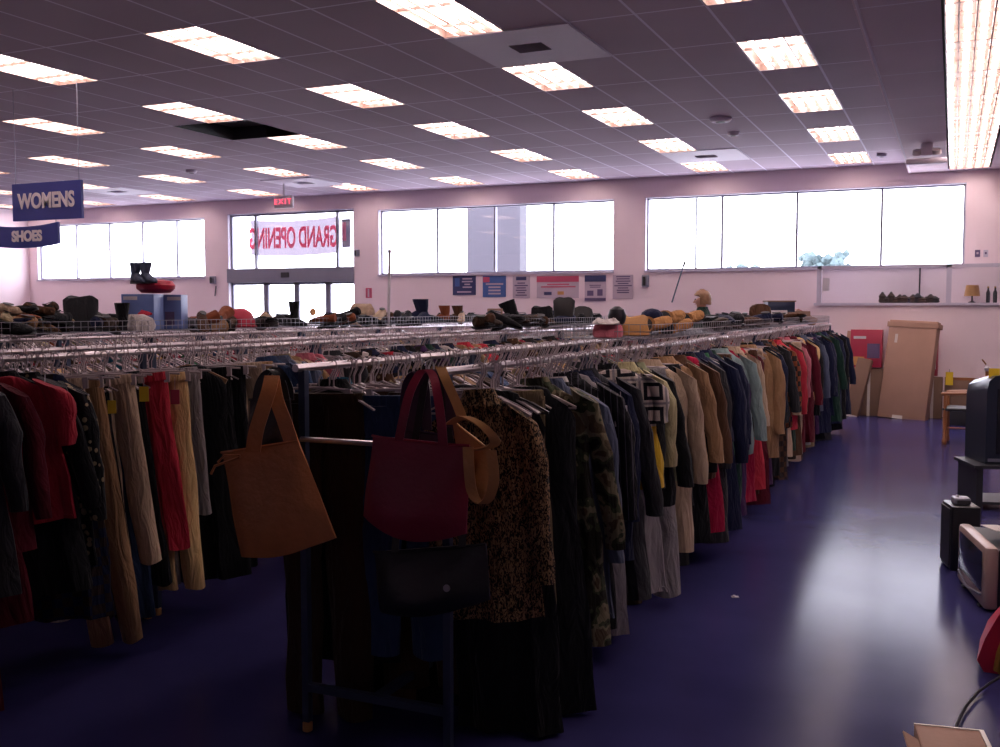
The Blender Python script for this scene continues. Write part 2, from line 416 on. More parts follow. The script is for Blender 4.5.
for k in range(0, 12):
    o = strip if k == 0 else copy_tree(strip)
    o.location = (-.115, 16.55-TY*(k+1), SZ+.0)
    tag(o, 'bright five-tube light unit in the continuous strip along the soffit', 'ceiling light', 'strip lights end to end in the soffit')

# vents
def vent(xa, xb, ya, yb, label):
    root = empty('ceiling_vent', ((xa+xb)/2, (ya+yb)/2, CZ)); hx, hy = (xb-xa)/2, (yb-ya)/2
    m_ = MB(); m_.box(-hx, hx, -hy, -.13, -.012, -.002); m_.box(-hx, hx, .13, hy, -.012, -.002); m_.box(-hx, -.15, -.13, .13, -.012, -.002); m_.box(.15, hx, -.13, .13, -.012, -.002)
    m_.build('panel', 'ceil_panel', root, False)
    g = MB(); g.box(-.15, .15, -.13, .13, .0, .004); g.build('duct', 'dark', root, False)
    g = MB()
    for k in range(7):
        y = -.11+k*.0367; g.box(-.15, .15, y-.008, y+.008, -.012, -.009, TR(0, y, -.01) @ RX(.6) @ TR(0, -y, .01))
    g.build('grille', 'ceil_panel', root, False)
    tag(root, label, 'vent', 'square air vents in the ceiling'); return root
vent(-3.88, -2.80, 7.53, 8.64, 'large square air vent between two bright lights, nearest the camera')
vent(-3.88, -2.80, 14.21, 15.32, 'pale square air vent between two lights above the four-pane right window')
vent(-11.0, -9.95, 14.4, 15.5, 'pale square air vent above the grand opening banner')
vent(-15.0, -13.9, 14.1, 15.1, 'pale square air vent over the left window behind the womens sign')
# open dark tile: framed void with duct above
mb = MB(); x1 = X0-13*TX; y1 = Y0+3*TY
mb.box(x1, x1+2*TX, y1, y1+TY, CZ+.16, CZ+.17); mb.box(x1-.01, x1, y1, y1+TY, CZ, CZ+.17); mb.box(x1+2*TX, x1+2*TX+.01, y1, y1+TY, CZ, CZ+.17)
mb.box(x1, x1+2*TX, y1-.01, y1, CZ, CZ+.17); mb.box(x1, x1+2*TX, y1+TY, y1+TY+.01, CZ, CZ+.17)
struct('ceiling_opening', mb, 'dark')
# detectors
def detector(p, r, label):
    m_ = MB(); m_.lathe([(r*.3, -.05), (r*.8, -.045), (r, -.02), (r, 0)], 14); o = m_.build('smoke_detector', 'ceil_panel', None, True, p); tag(o, label, 'smoke detector')
    m2 = MB(); m2.lathe([(r*.15, -.055), (r*.45, -.052), (r*.45, -.045)], 10); m2.build('sensor_cap', 'dark', o)
detector((-2.54, 11.96, CZ), .13, 'larger round detector on the ceiling tiles left of the second right-hand light')
detector((-2.59, 12.95, CZ), .08, 'smaller round detector just beyond the larger ceiling detector')
detector((-1.0, 15.6, CZ), .07, 'round detector on the ceiling tiles beside the soffit edge near the window wall')
detector((-11.2, 12.9, CZ), .09, 'small dark detector beside the far left ceiling lights')

# windows ------------------------------------------------------------
def window(n, x0, x1, z0, z1, mull, y=WY+.13):
    root = empty(f'window_{n}', ((x0+x1)/2, y, z0)); root['kind'] = 'structure'
    X = (x0+x1)/2; f = MB(); w = .035
    f.box(x0-X, x1-X, -.03, .03, 0, w); f.box(x0-X, x1-X, -.03, .03, z1-z0-w, z1-z0)
    f.box(x0-X, x0-X+w, -.03, .03, 0, z1-z0); f.box(x1-X-w, x1-X, -.03, .03, 0, z1-z0)
    for m_ in mull: f.box(m_-X-w/2, m_-X+w/2, -.035, .035, 0, z1-z0)
    f.build('window_frame', 'alu', root, False)
    xs = [x0]+mull+[x1]
    for a, b in zip(xs[:-1], xs[1:]):
        g = MB(); g.box(a-X, b-X, -.003, .003, 0, z1-z0); g.build('pane', 'glass', root, False)
    s = MB(); s.box(x0-X-.0, x1-X+.0, -.16, -.03, -.03, 0.005); s.build('window_sill', 'trimw', root, False)
    return root
window(1, -19.1, -14.27, 2.27, 3.51, [-17.98, -17.0, -16.05, -15.1])
window(2, -10.09, -5.38, 2.26, 3.50, [-8.86, -7.68, -6.53])
window(3, -4.83, .13, 2.26, 3.50, [-3.54, -2.34, -1.06])
# side jamb liners (pale reveals)
mb = MB()
for (a, b, z0, z1) in HOLES:
    mb.box(a, a+.012, WY+.001, WY+.13, z0, z1); mb.box(b-.012, b, WY+.001, WY+.13, z0, z1); mb.box(a, b, WY+.001, WY+.13, z1-.012, z1)
struct('trim_1', mb, 'trimw')
# entrance
root = empty('door_1', (-12.15, WY+.12, 0)); root['kind'] = 'structure'
X = -12.15; f = MB()
L_, R_ = -13.68, -10.63
for a in (L_, L_+.61, -11.1, R_-.05): f.box(a-X, a-X+.05, -.03, .03, 2.43, 3.55)
f.box(L_-X, R_-X, -.03, .03, 3.5, 3.55); f.build('transom_frame', 'alu', root, False)
f = MB(); f.box(L_-X, R_-X, -.16, .05, 2.15, 2.43); f.build('door_header', 'alu', root, False)
f = MB(); f.box(-.16-X*0-.0, .02, -.19, -.16, 2.24, 2.34); f.build('motion_sensor', 'dark', root, False)
for a, b, nm in ((L_, -12.8, 'sliding_leaf'), (-12.8, -12.05, 'sliding_leaf'), (-12.05, -11.3, 'sliding_leaf'), (-11.3, R_, 'sliding_leaf')):
    f = MB(); f.box(a-X, a-X+.06, -.03, .03, 0, 2.15); f.box(b-X-.06, b-X, -.03, .03, 0, 2.15); f.box(a-X, b-X, -.03, .03, 0, .2); f.box(a-X, b-X, -.03, .03, 2.1, 2.15)
    l = f.build(nm, 'alu', root, False)
    g = MB(); g.box(a-X, b-X, -.004, .004, .2, 2.1); g.build('pane', 'glass', l, False)
    if -12.1 < a < -12:
        st = MB(); st.lathe([(.001, 0), (.075, 0), (.075, .006), (.001, .006)], 18, TR(a-X+.38, -.02, 1.55) @ RX(pi/2)); st.build('round_sticker', M['tan2'], l, False)
g = MB(); g.box(L_-X, R_-X, -.004, .004, 2.43, 3.5); g.build('pane', 'glass', root, False)

# banner outside the entrance glass, read from behind
root = empty('grand_opening_banner', (-12.22, WY+.24, 3.06))
w, h = 2.12, .72; rings = []
m_ = MB(); n = 24; vs = []; fs = []
for j in range(5):
    for i in range(n+1):
        u = i/n; v = j/4; sag = .05*sin(u*pi)
        vs.append((-w/2+w*u, .012*sin(u*17+v*2), h/2-h*v-sag*(1-v*.3)+.02))
for j in range(4):
    for i in range(n): a = j*(n+1)+i; fs.append((a, a+1, a+n+2, a+n+1))
m_.add(vs, fs); m_.build('vinyl_sheet', 'banner', root)
text('lettering', 'GRAND OPENING', .44, 'banner_red', root, (0, -.025, -.03), (pi/2, 0, pi), .66, .012)
for c in root.children:
    if c.name.startswith('lettering'): c.rotation_euler = (pi/2, 0, 0); c.scale = (-.60, 1.3, 1)
m_ = MB(); m_.tube([(-w/2, 0, h/2), (-w/2-.12, 0, h/2+.12)], .006, 5).tube([(w/2, 0, h/2), (w/2+.1, 0, h/2+.12)], .006, 5); m_.build('tie_cord', 'dark', root)
tag(root, 'white banner with pink letters reading GRAND OPENING, seen from behind', 'banner')
root = empty('round_window_poster', (-10.95, WY+.22, 3.1))
m_ = MB(); m_.box(-.1, .1, -.003, .003, -.28, .28); m_.build('sheet', 'banner', root, False)
m_ = MB(); m_.box(-.08, -.0, -.006, -.003, -.15, .22); m_.build('printed_mark', 'banner_red', root, False)
tag(root, 'narrow white poster with a pink mark right of the opening banner', 'poster')

# half wall with glass screen in the far right corner
struct('wall_half', MB().box(-1.95, XR, 16.40, WY, 0, 1.66), 'wall')
struct('trim_2', MB().box(-1.99, XR, 16.36, WY, 1.66, 1.70), 'trimw')
root = empty('glass_screen', (-1.95, 16.40, 1.70))
f = MB(); f.box(0, 7, -.03, .03, .52, .57)
for a in (0, 1.84, 3.7): f.box(a, a+.07, -.03, .03, 0, .57)
f.build('screen_frame', 'trimw', root, False)
for a, b in ((.07, 1.84), (1.91, 3.7)):
    g = MB(); g.box(a, b, -.003, .003, 0, .52); g.build('pane', 'glass', root, False)
tag(root, 'low framed glass screen standing on the half wall under the right window', 'glass screen')
o = MB().box(-.05, .05, -.002, .002, 0, .2).build('notice_paper', 'white_card', None, False, at(826, 291, Y=16.36)); tag(o, 'small white paper taped at the left end of the glass screen', 'paper')

# posters on the far wall
def poster(px0, py0, px1, py1, base, label, marks):
    a = at(px0, py0, Y=WY); b = at(px1, py1, Y=WY); w = b.x-a.x; h = a.z-b.z
    root = empty('wall_poster', ((a.x+b.x)/2, WY, (a.z+b.z)/2))
    MB().box(-w/2, w/2, -.012, -.002, -h/2, h/2).build('sheet', base, root, False)
    for (nm, m, u0, u1, v0, v1) in marks:
        MB().box(-w/2+w*u0, -w/2+w*u1, -.016, -.012, h/2-h*v1, h/2-h*v0).build(nm, m, root, False)
    tag(root, label, 'poster'); return root
def lines(m, u0, u1, v0, v1, n):
    out = []; random.seed(n*7+int(u0*100))
    for k in range(n):
        a = v0+(v1-v0)*k/n; q = random.random()*.18
        out.append(('text_line', m, u0+q, u1-q, a, a+(v1-v0)/n*.5))
    return out
poster(453, 276, 476, 295, 'poster_navy', 'dark navy poster with pale lines, leftmost on the far wall', [('heading', 'poster_blue', .1, .3, .12, .55)]+lines('paper', .35, .92, .12, .7, 4)+lines('paper', .1, .9, .8, .95, 1))
poster(483, 276, 506, 297, 'poster_blue', 'blue poster with a pale centre band and red corner', [('heading', 'poster_red', .02, .3, .05, .3)]+lines('paper', .08, .95, .35, .95, 4))
poster(513, 276, 530, 298, 'paper', 'white poster with purple script and small text', [('heading', 'poster_navy', .2, .8, .04, .2)]+lines('ink', .1, .9, .3, .95, 6))
poster(537, 276, 579, 298, 'paper', 'wide white poster with a red heading band', [('heading', 'poster_red', .0, 1, .02, .28)]+lines('poster_red', .08, .95, .36, .58, 2)+[('picture', 'poster_navy', .18, .36, .72, .86), ('picture', 'tan2', .5, .65, .7, .85)])
poster(585, 275, 606, 301, 'paper', 'white poster with navy heading and two dark shoe pictures', [('heading', 'poster_navy', .0, 1, .02, .26), ('picture', 'ink', .12, .42, .6, .8), ('picture', 'ink', .6, .85, .55, .8), ('footer', 'ink', .0, 1, .88, .99)]+lines('ink', .1, .9, .38, .52, 2))
poster(613, 275, 633, 299, 'paper', 'white poster of blue text lines, rightmost beside the right window', lines('ink', .08, .95, .05, .8, 8))
poster(366, 288, 372, 298, 'poster_red', 'small red and white notice low on the wall right of the entrance', [('white_bar', 'paper', .35, .6, .1, .9)])
poster(975, 250, 980, 257, 'ink', 'small dark square card on the wall right of the right window', [('card_mark', 'paper', .3, .7, .3, .6)])
poster(983.5, 250, 988, 257, 'trimw', 'small pale square card beside the dark one on the right wall part', [('card_mark', 'ink', .3, .7, .3, .6)])

def wallbox(px, py, w, h, label, m='alu'):
    p = at(px, py, Y=WY-.001); root = empty('wall_phone', p)
    MB().rbox(-w/2, w/2, -.07, 0, -h/2, h/2, .015, 2).build('phone_body', m, root)
    MB().rbox(-w*.3, w*.1, -.1, -.07, -h*.4, h*.35, .01, 2).build('handset', 'dark', root)
    tag(root, label, 'wall phone')
wallbox(646, 281, .12, .2, 'grey wall-mounted unit just left below the right window')
wallbox(214, 280, .13, .16, 'grey wall-mounted phone left of the entrance doors')
wallbox(358, 253, .09, .13, 'small grey box on the wall right of the entrance transom')
mb = MB(); mb.tube([at(216, 286, Y=WY-.03), at(215, 296, Y=WY-.04)], .012, 6); o = mb.build('phone_cord', 'dark'); tag(o, 'short dark cord hanging below the phone left of the entrance', 'cord')

# exit sign
p = at(284, 202, Y=14.9); root = empty('exit_sign', p)
MB().rbox(-.2, .2, -.035, .035, -.11, .11, .02, 3).build('sign_housing', 'white_card', root)
text('lettering', 'EXIT', .135, 'red_exit', root, (0, -.04, 0), (pi/2, 0, 0), 1.1, .0)
MB().tube([(0, 0, .1), (0, 0, CZ-p.z)], .012, 6).build('stem', 'white_card', root)
tag(root, 'small lit exit sign hanging from the ceiling above the grand opening banner', 'exit sign')

# emergency light on soffit
root = empty('emergency_light', (at(927, 143, Z=SZ).x, at(927, 143, Z=SZ).y, SZ))
MB().rbox(-.07, .07, -.04, .04, -.16, 0, .02, 3).build('mount_box', 'ceil_panel', root)
MB().rbox(-.24, .24, -.05, .05, -.26, -.19, .02, 3).build('battery_bar', 'ceil_panel', root)
for s in (-.11, .11): MB().lathe([(.02, 0), (.055, -.01), (.06, -.06), (.02, -.065)], 12, TR(s, -.02, -.08) @ RX(.5)).build('lamp_head', 'white_card', root)
tag(root, 'twin-lamp emergency light fixed under the soffit near the far wall', 'emergency light')

# hanging department signs
def hang_sign(name, loc, w, h, txt, size, sx, label, arc=0., tdx=0., cords=((-1, CZ), (1, CZ))):
    root = empty(name, loc); n = 16; top = []; bot = []
    m_ = MB(); rings = []
    for i in range(n+1):
        u = -1+2*i/n; x_ = u*w/2; d = -arc*(1-u*u); rings.append([Vector((x_, -.015, h/2+d)), Vector((x_, .015, h/2+d)), Vector((x_, .015, -h/2+d)), Vector((x_, -.015, -h/2+d))])
    m_.loft(rings); m_.build('sign_panel', 'navy_sign', root, False)
    t = text('lettering', txt, size, 'sign_letter', root, (tdx, -.02, -arc*.8), (pi/2, 0, 0), sx, .007)
    for s, ct in cords: MB().tube([(s*w*.46, 0, h/2-arc*.2), (s*w*.46, 0, ct-loc[2])], .004, 5).build('hanging_cord', 'alu', root)
    tag(root, label, 'sign')
hang_sign('womens_sign', (-8.36, 7.5, 2.69), .95, .375, 'WOMENS', .21, .84, 'navy hanging sign with pale letters reading WOMENS')
hang_sign('shoes_sign', (-8.70, 7.5, 2.37), .98, .215, 'SHOES', .145, .98, 'curved navy hanging sign with pale letters reading SHOES below the womens sign', .035, .06, ((-1, CZ), (1, 2.505)))

# ------------------------------------------------------------------ outside
def outside():
    o = MB().box(-60, 40, WY+.25, 80, -.25, -.05).build('pavement', mat('pale concrete', (.6, .6, .6), .8, noise=.1), None, False); o['kind'] = 'structure'
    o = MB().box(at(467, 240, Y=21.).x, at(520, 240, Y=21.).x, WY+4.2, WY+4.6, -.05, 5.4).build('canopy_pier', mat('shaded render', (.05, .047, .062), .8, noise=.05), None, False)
    tag(o, 'grey masonry pier outside the middle window', 'pier')
    r = empty('lamp_post', (at(696, 240, Y=40).x, 40, -.05))
    MB().tube([(0, 0, 0), (0, 0, 6.3)], .045, 8).build('pole', 'dark', r); MB().rbox(-.6, .6, -.2, .2, 6.3, 6.5, .08, 3).build('lamp_head', 'dark', r)
    tag(r, 'street lamp post outside the right window, first pane', 'lamp post')
    random.seed(3); lm = mat('distant leaves', (.055, .085, .09), .8, noise=.3)
    for k, (x_, y_, s) in enumerate(((at(823, 265, Y=34).x, 34, .75), (at(742, 265, Y=38).x, 38, .55), (at(757, 252, Y=60).x, 60, .6))):
        r = empty('distant_tree', (x_, y_, -.05)); m_ = MB()
        for q in range(90):
            a = random.random()*2*pi; rr = random.random()**.5*1.1*s; z = 2.6+random.random()*1.1*s; c = Vector((cos(a)*rr, sin(a)*rr, z)); d = .09*(1+random.random())
            m_.lathe([(d*.3, -d), (d, 0), (d*.3, d)], 5, TR(*c) @ RX(random.random()*3))
        m_.build('foliage', lm, r); MB().tube([(0, 0, 0), (.05, 0, 1.5), (0, 0, 3)], [.1, .07, .04], 7).build('trunk', 'wood', r)
        tag(r, ['green tree top behind the third pane of the right window', 'small tree top behind the second pane of the right window', 'faint tree top low in the first pane of the right window'][k], 'tree', 'trees seen outside the windows')
outside()

# ------------------------------------------------------------------ clothes racks
def make_rack():
    r = empty('clothes_rack', (0, 0, 0)); L = 1.47; hw = .3; H = 1.385
    for s in (-1, 1): MB().tube([(s*hw, -.03, H), (s*hw, L+.03, H)], .015, 8).build('rail', 'chrome', r)
    for s in (-1, 1):
        for y in (.02, L-.02):
            MB().box(s*hw-.014, s*hw+.014, y-.014, y+.014, .04, H-.01).build('post', 'steel', r, False)
            MB().lathe([(.012, 0), (.019, .004), (.019, .035), (.01, .045)], 10, TR(s*hw, y, 0)).build('foot', 'tan2', r)
    for y in (.02, L-.02):
        MB().box(-hw, hw, y-.014, y+.014, .16, .19).build('lower_bar', 'steel', r, False)
        MB().tube([(-hw, y-.02, 1.12), (hw, y-.02, 1.12)], .01, 8).build('cross_bar', 'chrome', r)
    MB().box(-.014, .014, .02, L-.02, .16, .19).build('spine', 'steel', r, False)
    return r
ROWS = [-1.9, -4.07, -6.3, -8.5, -10.7, -12.9]
rn = ['nearest the right aisle', 'second from the right aisle', 'third from the right aisle', 'fourth from the right aisle', 'fifth from the right aisle', 'farthest from the right aisle']
rack = make_rack(); first = True
for ri, rx in enumerate(ROWS):
    y0 = 3.1 if ri == 0 else 2.5
    for k in range(8):
        o = rack if first else copy_tree(rack); first = False
        o.location = (rx, y0+k*1.5, 0)
        if ri == 0 and k == 0: lb = 'double-rail clothes rack with steel end frame facing the camera, bags on its end'
        else: lb = f'chrome double-rail clothes rack packed with garments, in the row {rn[ri]}'
        tag(o, lb, 'clothes rack', f'clothes racks in the row {rn[ri]}')

# ---- garment meshes (origin at the rail)
def sheet_ring(w, d, z, A, ph, n=26, xo=0., yo=0.):
    r = []
    for i in range(n):
        a = 2*pi*i/n; x_ = w*cos(a); wave = A*sin(x_*30+ph)+A*.6*sin(x_*57+ph*2+z*3)
        r.append(Vector((x_+xo, d*sin(a)*(1 if abs(sin(a)) > .2 else .8)+wave+yo, z)))
    return r
def body_mesh(name, hw, L, seed, m='cloth', flare=1.0, top=.1, thick=.03, n=26):
    random.seed(seed); ph = random.random()*6; mb = MB(); R = []
    prof = [(.05, -top, .5), (.085, -top-.012, .7), (hw*.55, -top-.045, .8), (hw*.88, -top-.085, .9), (hw, -top-.13, 1)]
    for w, z, k in prof: R.append(sheet_ring(w, thick*k, z, .002, ph, n))
    K = 9
    for i in range(1, K+1):
        t = i/K; z = -top-.13-(L-.13)*t
        w = hw*(1-.10*sin(min(t*1.6, 1)*pi)+(flare-1)*t)+random.uniform(-.006, .006)
        R.append(sheet_ring(w, thick*(1+.25*t), z+.01*sin(i*2+seed), .004+.013*t, ph+t*.8, n))
    inner = [[p.lerp(Vector((0, 0, p.z)), .05)+Vector((0, 0, .02)) for p in R[-1]]]
    mb.loft(R+inner); return mb.mesh(name, m)
def sleeve_mesh(name, side, hw, L, seed, m='cloth', top=.1):
    random.seed(seed); mb = MB(); R = []; K = 8; sw = random.uniform(-.02, .05); yb = random.uniform(-.04, .04)
    for i in range(K+1):
        t = i/K; cx = side*(hw-.035+.045*min(1, t*3)+sw*t); z = -top-.06-L*t; cy = yb*t
        w = .062*(1-.35*t); d = .038*(1-.25*t)
        tilt = -side*.5*(1-min(1, t*3))
        R.append([Vector((cx+w*cos(a)+.004*sin(z*60+seed), cy+d*sin(a)+.004*sin(z*45+a), z+tilt*w*cos(a)*1.2)) for a in [2*pi*j/12 for j in range(12)]])
    mb.loft(R); return mb.mesh(name, m)
def collar_mesh(m='cloth', top=.1):
    mb = MB(); R = []
    for z, w in ((-top+.012, .052), (-top+.02, .06), (-top-.03, .088), (-top-.038, .08)):
        R.append([Vector((w*cos(a), .034*(w/.06)*sin(a)-.0, z)) for a in [2*pi*j/14 for j in range(14)]])
    mb.loft(R); return mb.mesh('collar', m)
def legs_mesh(name, hw, L, seed, m='cloth', top=.12, fold=False, flare=1.):
    random.seed(seed); ph = random.random()*6; mb = MB()
    for s in (-1, 1):
        R = []; K = 10; sx = random.uniform(-.015, .02)
        for i in range(K+1):
            t = i/K; z = -top-.03-(L-.03)*t
            w = hw*.56*(1-.22*t+(flare-1)*max(0, t-.5)*2); cx = s*(hw*.46+(.01+sx)*t)
            d = .024+.008*sin(t*6+ph)
            A = .003+.008*t
            R.append([Vector((cx+w*cos(a), d*sin(a)+s*.008+A*sin(w*cos(a)*28+ph+s), z+.006*cos(a*2+seed))) for a in [2*pi*j/14 for j in range(14)]])
        mb.loft(R)
    return mb.mesh(name, m)
def band_mesh(hw, m='cloth', top=.12):
    mb = MB(); R = []
    for z, k in ((-top, 1), (-top-.004, 1.03), (-top-.038, 1.04), (-top-.042, 1)):
        R.append([Vector((hw*1.0*k*cos(a), .034*k*sin(a), z)) for a in [2*pi*j/20 for j in range(20)]])
    mb.loft(R); return mb.mesh('waistband', m)

def hanger_meshes():
    out = {}
    hook = [(0, .0, -.085)]+[(0+.0, .0, -.05)]+[(.018*sin(a), 0, .0-.0+.018*cos(a)) for a in [pi*.95, pi*.6, pi*.3, 0, -pi*.3, -pi*.6]]
    hook = [(0, 0, -.09), (.0, 0, -.055), (.014, 0, -.032), (.019, 0, -.005), (.014, 0, .014), (0, 0, .02), (-.014, 0, .014), (-.019, 0, 0)]
    out['hook'] = MB().tube(hook, .0028, 5).mesh('hook', 'chrome')
    arms = []
    for s in (1, -1):
        pass
    pts = [(-.2, 0, -.165), (-.12, 0, -.125), (-.04, 0, -.095), (0, 0, -.086), (.04, 0, -.095), (.12, 0, -.125), (.2, 0, -.165)]
    for k, m in (('clear', 'clear'), ('white', 'white_plastic'), ('black', 'black_plastic'), ('wood', 'wood_hanger')):
        b = MB(); b.strap(pts, .016, .007, (0, 1, 0))
        if k == 'wood': b = MB(); b.strap(pts, .014, .03, (0, 1, 0))
        b.tube([(-.2, 0, -.165), (.2, 0, -.168)], .0045, 5) if k != 'wood' else None
        out[k] = b.mesh('hanger_arms', m)
    b = MB(); b.tube([(-.19, 0, -.098), (0, 0, -.088), (.19, 0, -.098)], .006, 6)
    for s in (-1, 1): b.box(s*.13-.012, s*.13+.012, -.01, .01, -.14, -.09)
    out['clip'] = b.mesh('clip_bar', 'clear')
    return out
HM = hanger_meshes()
HN = {'clear': 'clear plastic', 'white': 'white plastic', 'black': 'black plastic', 'wood': 'wooden', 'clip': 'clear plastic clip'}
ZR = 1.385+.0005
def add_hanger(x_, y_, rz, kind, where, grp):
    o = link('clothes_hanger', HM[kind], None, (x_, y_, ZR)); o.rotation_euler = (0, 0, rz)
    h = link('hook', HM['hook'], o)
    tag(o, f'{HN[kind]} hanger hooked on the {where}', 'hanger', f'{HN[kind]} hangers on the {grp}')

from mathutils import noise as mnoise
def crumple(me, seed, amp=.014):
    off = Vector((seed*3.1, seed*1.7, 0))
    for v in me.vertices:
        k = min(1, max(0, (-.1-v.co.z)*5)); d = mnoise.noise_vector(Vector((v.co.x*5, v.co.y*9, v.co.z*4))+off)
        v.co += Vector((d.x*amp*1.5, d.y*amp*1.3, d.z*amp*.8))*k
    return me
BODY = {}
def gm(kind, v, m='cloth'):
    key = (kind, v, m)
    if key in BODY: return BODY[key]
    sd = hash(kind) % 1 + v*13+5
    if kind == 'shirt': hw, L = .205+.01*v, .60+.03*v; r = [('body', body_mesh('shirt', hw, L, sd, m)), *[('sleeve', sleeve_mesh('sleeve', s, hw, .24+.05*(v % 2), sd+s, m)) for s in (-1, 1)]]
    elif kind == 'blouse': hw, L = .2, .62+.02*v; r = [('body', body_mesh('blouse', hw, L, sd, m)), *[('sleeve', sleeve_mesh('sleeve', s, hw, .52, sd+s, m)) for s in (-1, 1)], ('collar', collar_mesh(m))]
    elif kind == 'jacket': hw, L = .225, .72+.04*v; r = [('body', body_mesh('jacket', hw, L, sd, m, thick=.045)), *[('sleeve', sleeve_mesh('sleeve', s, hw+.01, .58, sd+s, m)) for s in (-1, 1)], ('collar', collar_mesh(m))]
    elif kind == 'coat': hw, L = .235, 1.05+.03*v; r = [('body', body_mesh('coat', hw, L, sd, m, 1.1, thick=.05)), *[('sleeve', sleeve_mesh('sleeve', s, hw+.01, .62, sd+s, m)) for s in (-1, 1)], ('collar', collar_mesh(m))]
    elif kind == 'dress': hw, L = .19, 1.1+.04*v; r = [('body', body_mesh('dress', hw, L, sd, m, 1.15))]
    elif kind == 'skirt': r = [('body', body_mesh('skirt', .18, .6+.06*v, sd, m, 1.2, top=.11)), ('waistband', band_mesh(.15, m, .115))]
    elif kind == 'trousers': r = [('body', legs_mesh('trousers', .185, 1.08+.03*v, sd, m)), ('waistband', band_mesh(.18, m))]
    elif kind == 'cropped_trousers': r = [('body', legs_mesh('cropped_trousers', .18, .82+.03*v, sd, m)), ('waistband', band_mesh(.175, m))]
    for nm, me in r:
        if nm in ('body', 'sleeve'): crumple(me, sd+len(nm))
    BODY[key] = r; return r
PAL = {'black': (.008, .008, .011), 'charcoal': (.03, .03, .036), 'navy': (.012, .016, .05), 'maroon': (.11, .008, .02), 'red': (.50, .03, .055),
       'crimson': (.38, .008, .05), 'tan': (.33, .19, .10), 'beige': (.52, .38, .27), 'cream': (.78, .52, .24), 'khaki': (.24, .18, .10),
       'brown': (.085, .04, .022), 'dark brown': (.045, .024, .014), 'slate blue': (.10, .12, .19), 'pale teal': (.22, .30, .30), 'green': (.03, .14, .06),
       'dark green': (.012, .04, .03), 'sage': (.26, .27, .16), 'pale yellow': (.50, .44, .24), 'light grey': (.33, .30, .31), 'grey': (.14, .13, .15),
       'pink': (.55, .15, .2), 'white': (.62, .56, .55), 'denim blue': (.03, .055, .13), 'teal': (.02, .12, .19), 'purple': (.06, .02, .09), 'rust': (.25, .07, .03)}
SPECS = []       # (row side key, y, kind, colour, variant, material, rz, note)
def spec(row, y, kind, col, v=0, m='cloth', rz=None, dx=0., sc=1., dz=0.):
    SPECS.append(dict(row=row, y=y, kind=kind, col=col, v=v, m=m, rz=rz, dx=dx, sc=sc, dz=dz))
R1, L1, R2, L2 = -1.6, -2.2, -3.77, -4.37
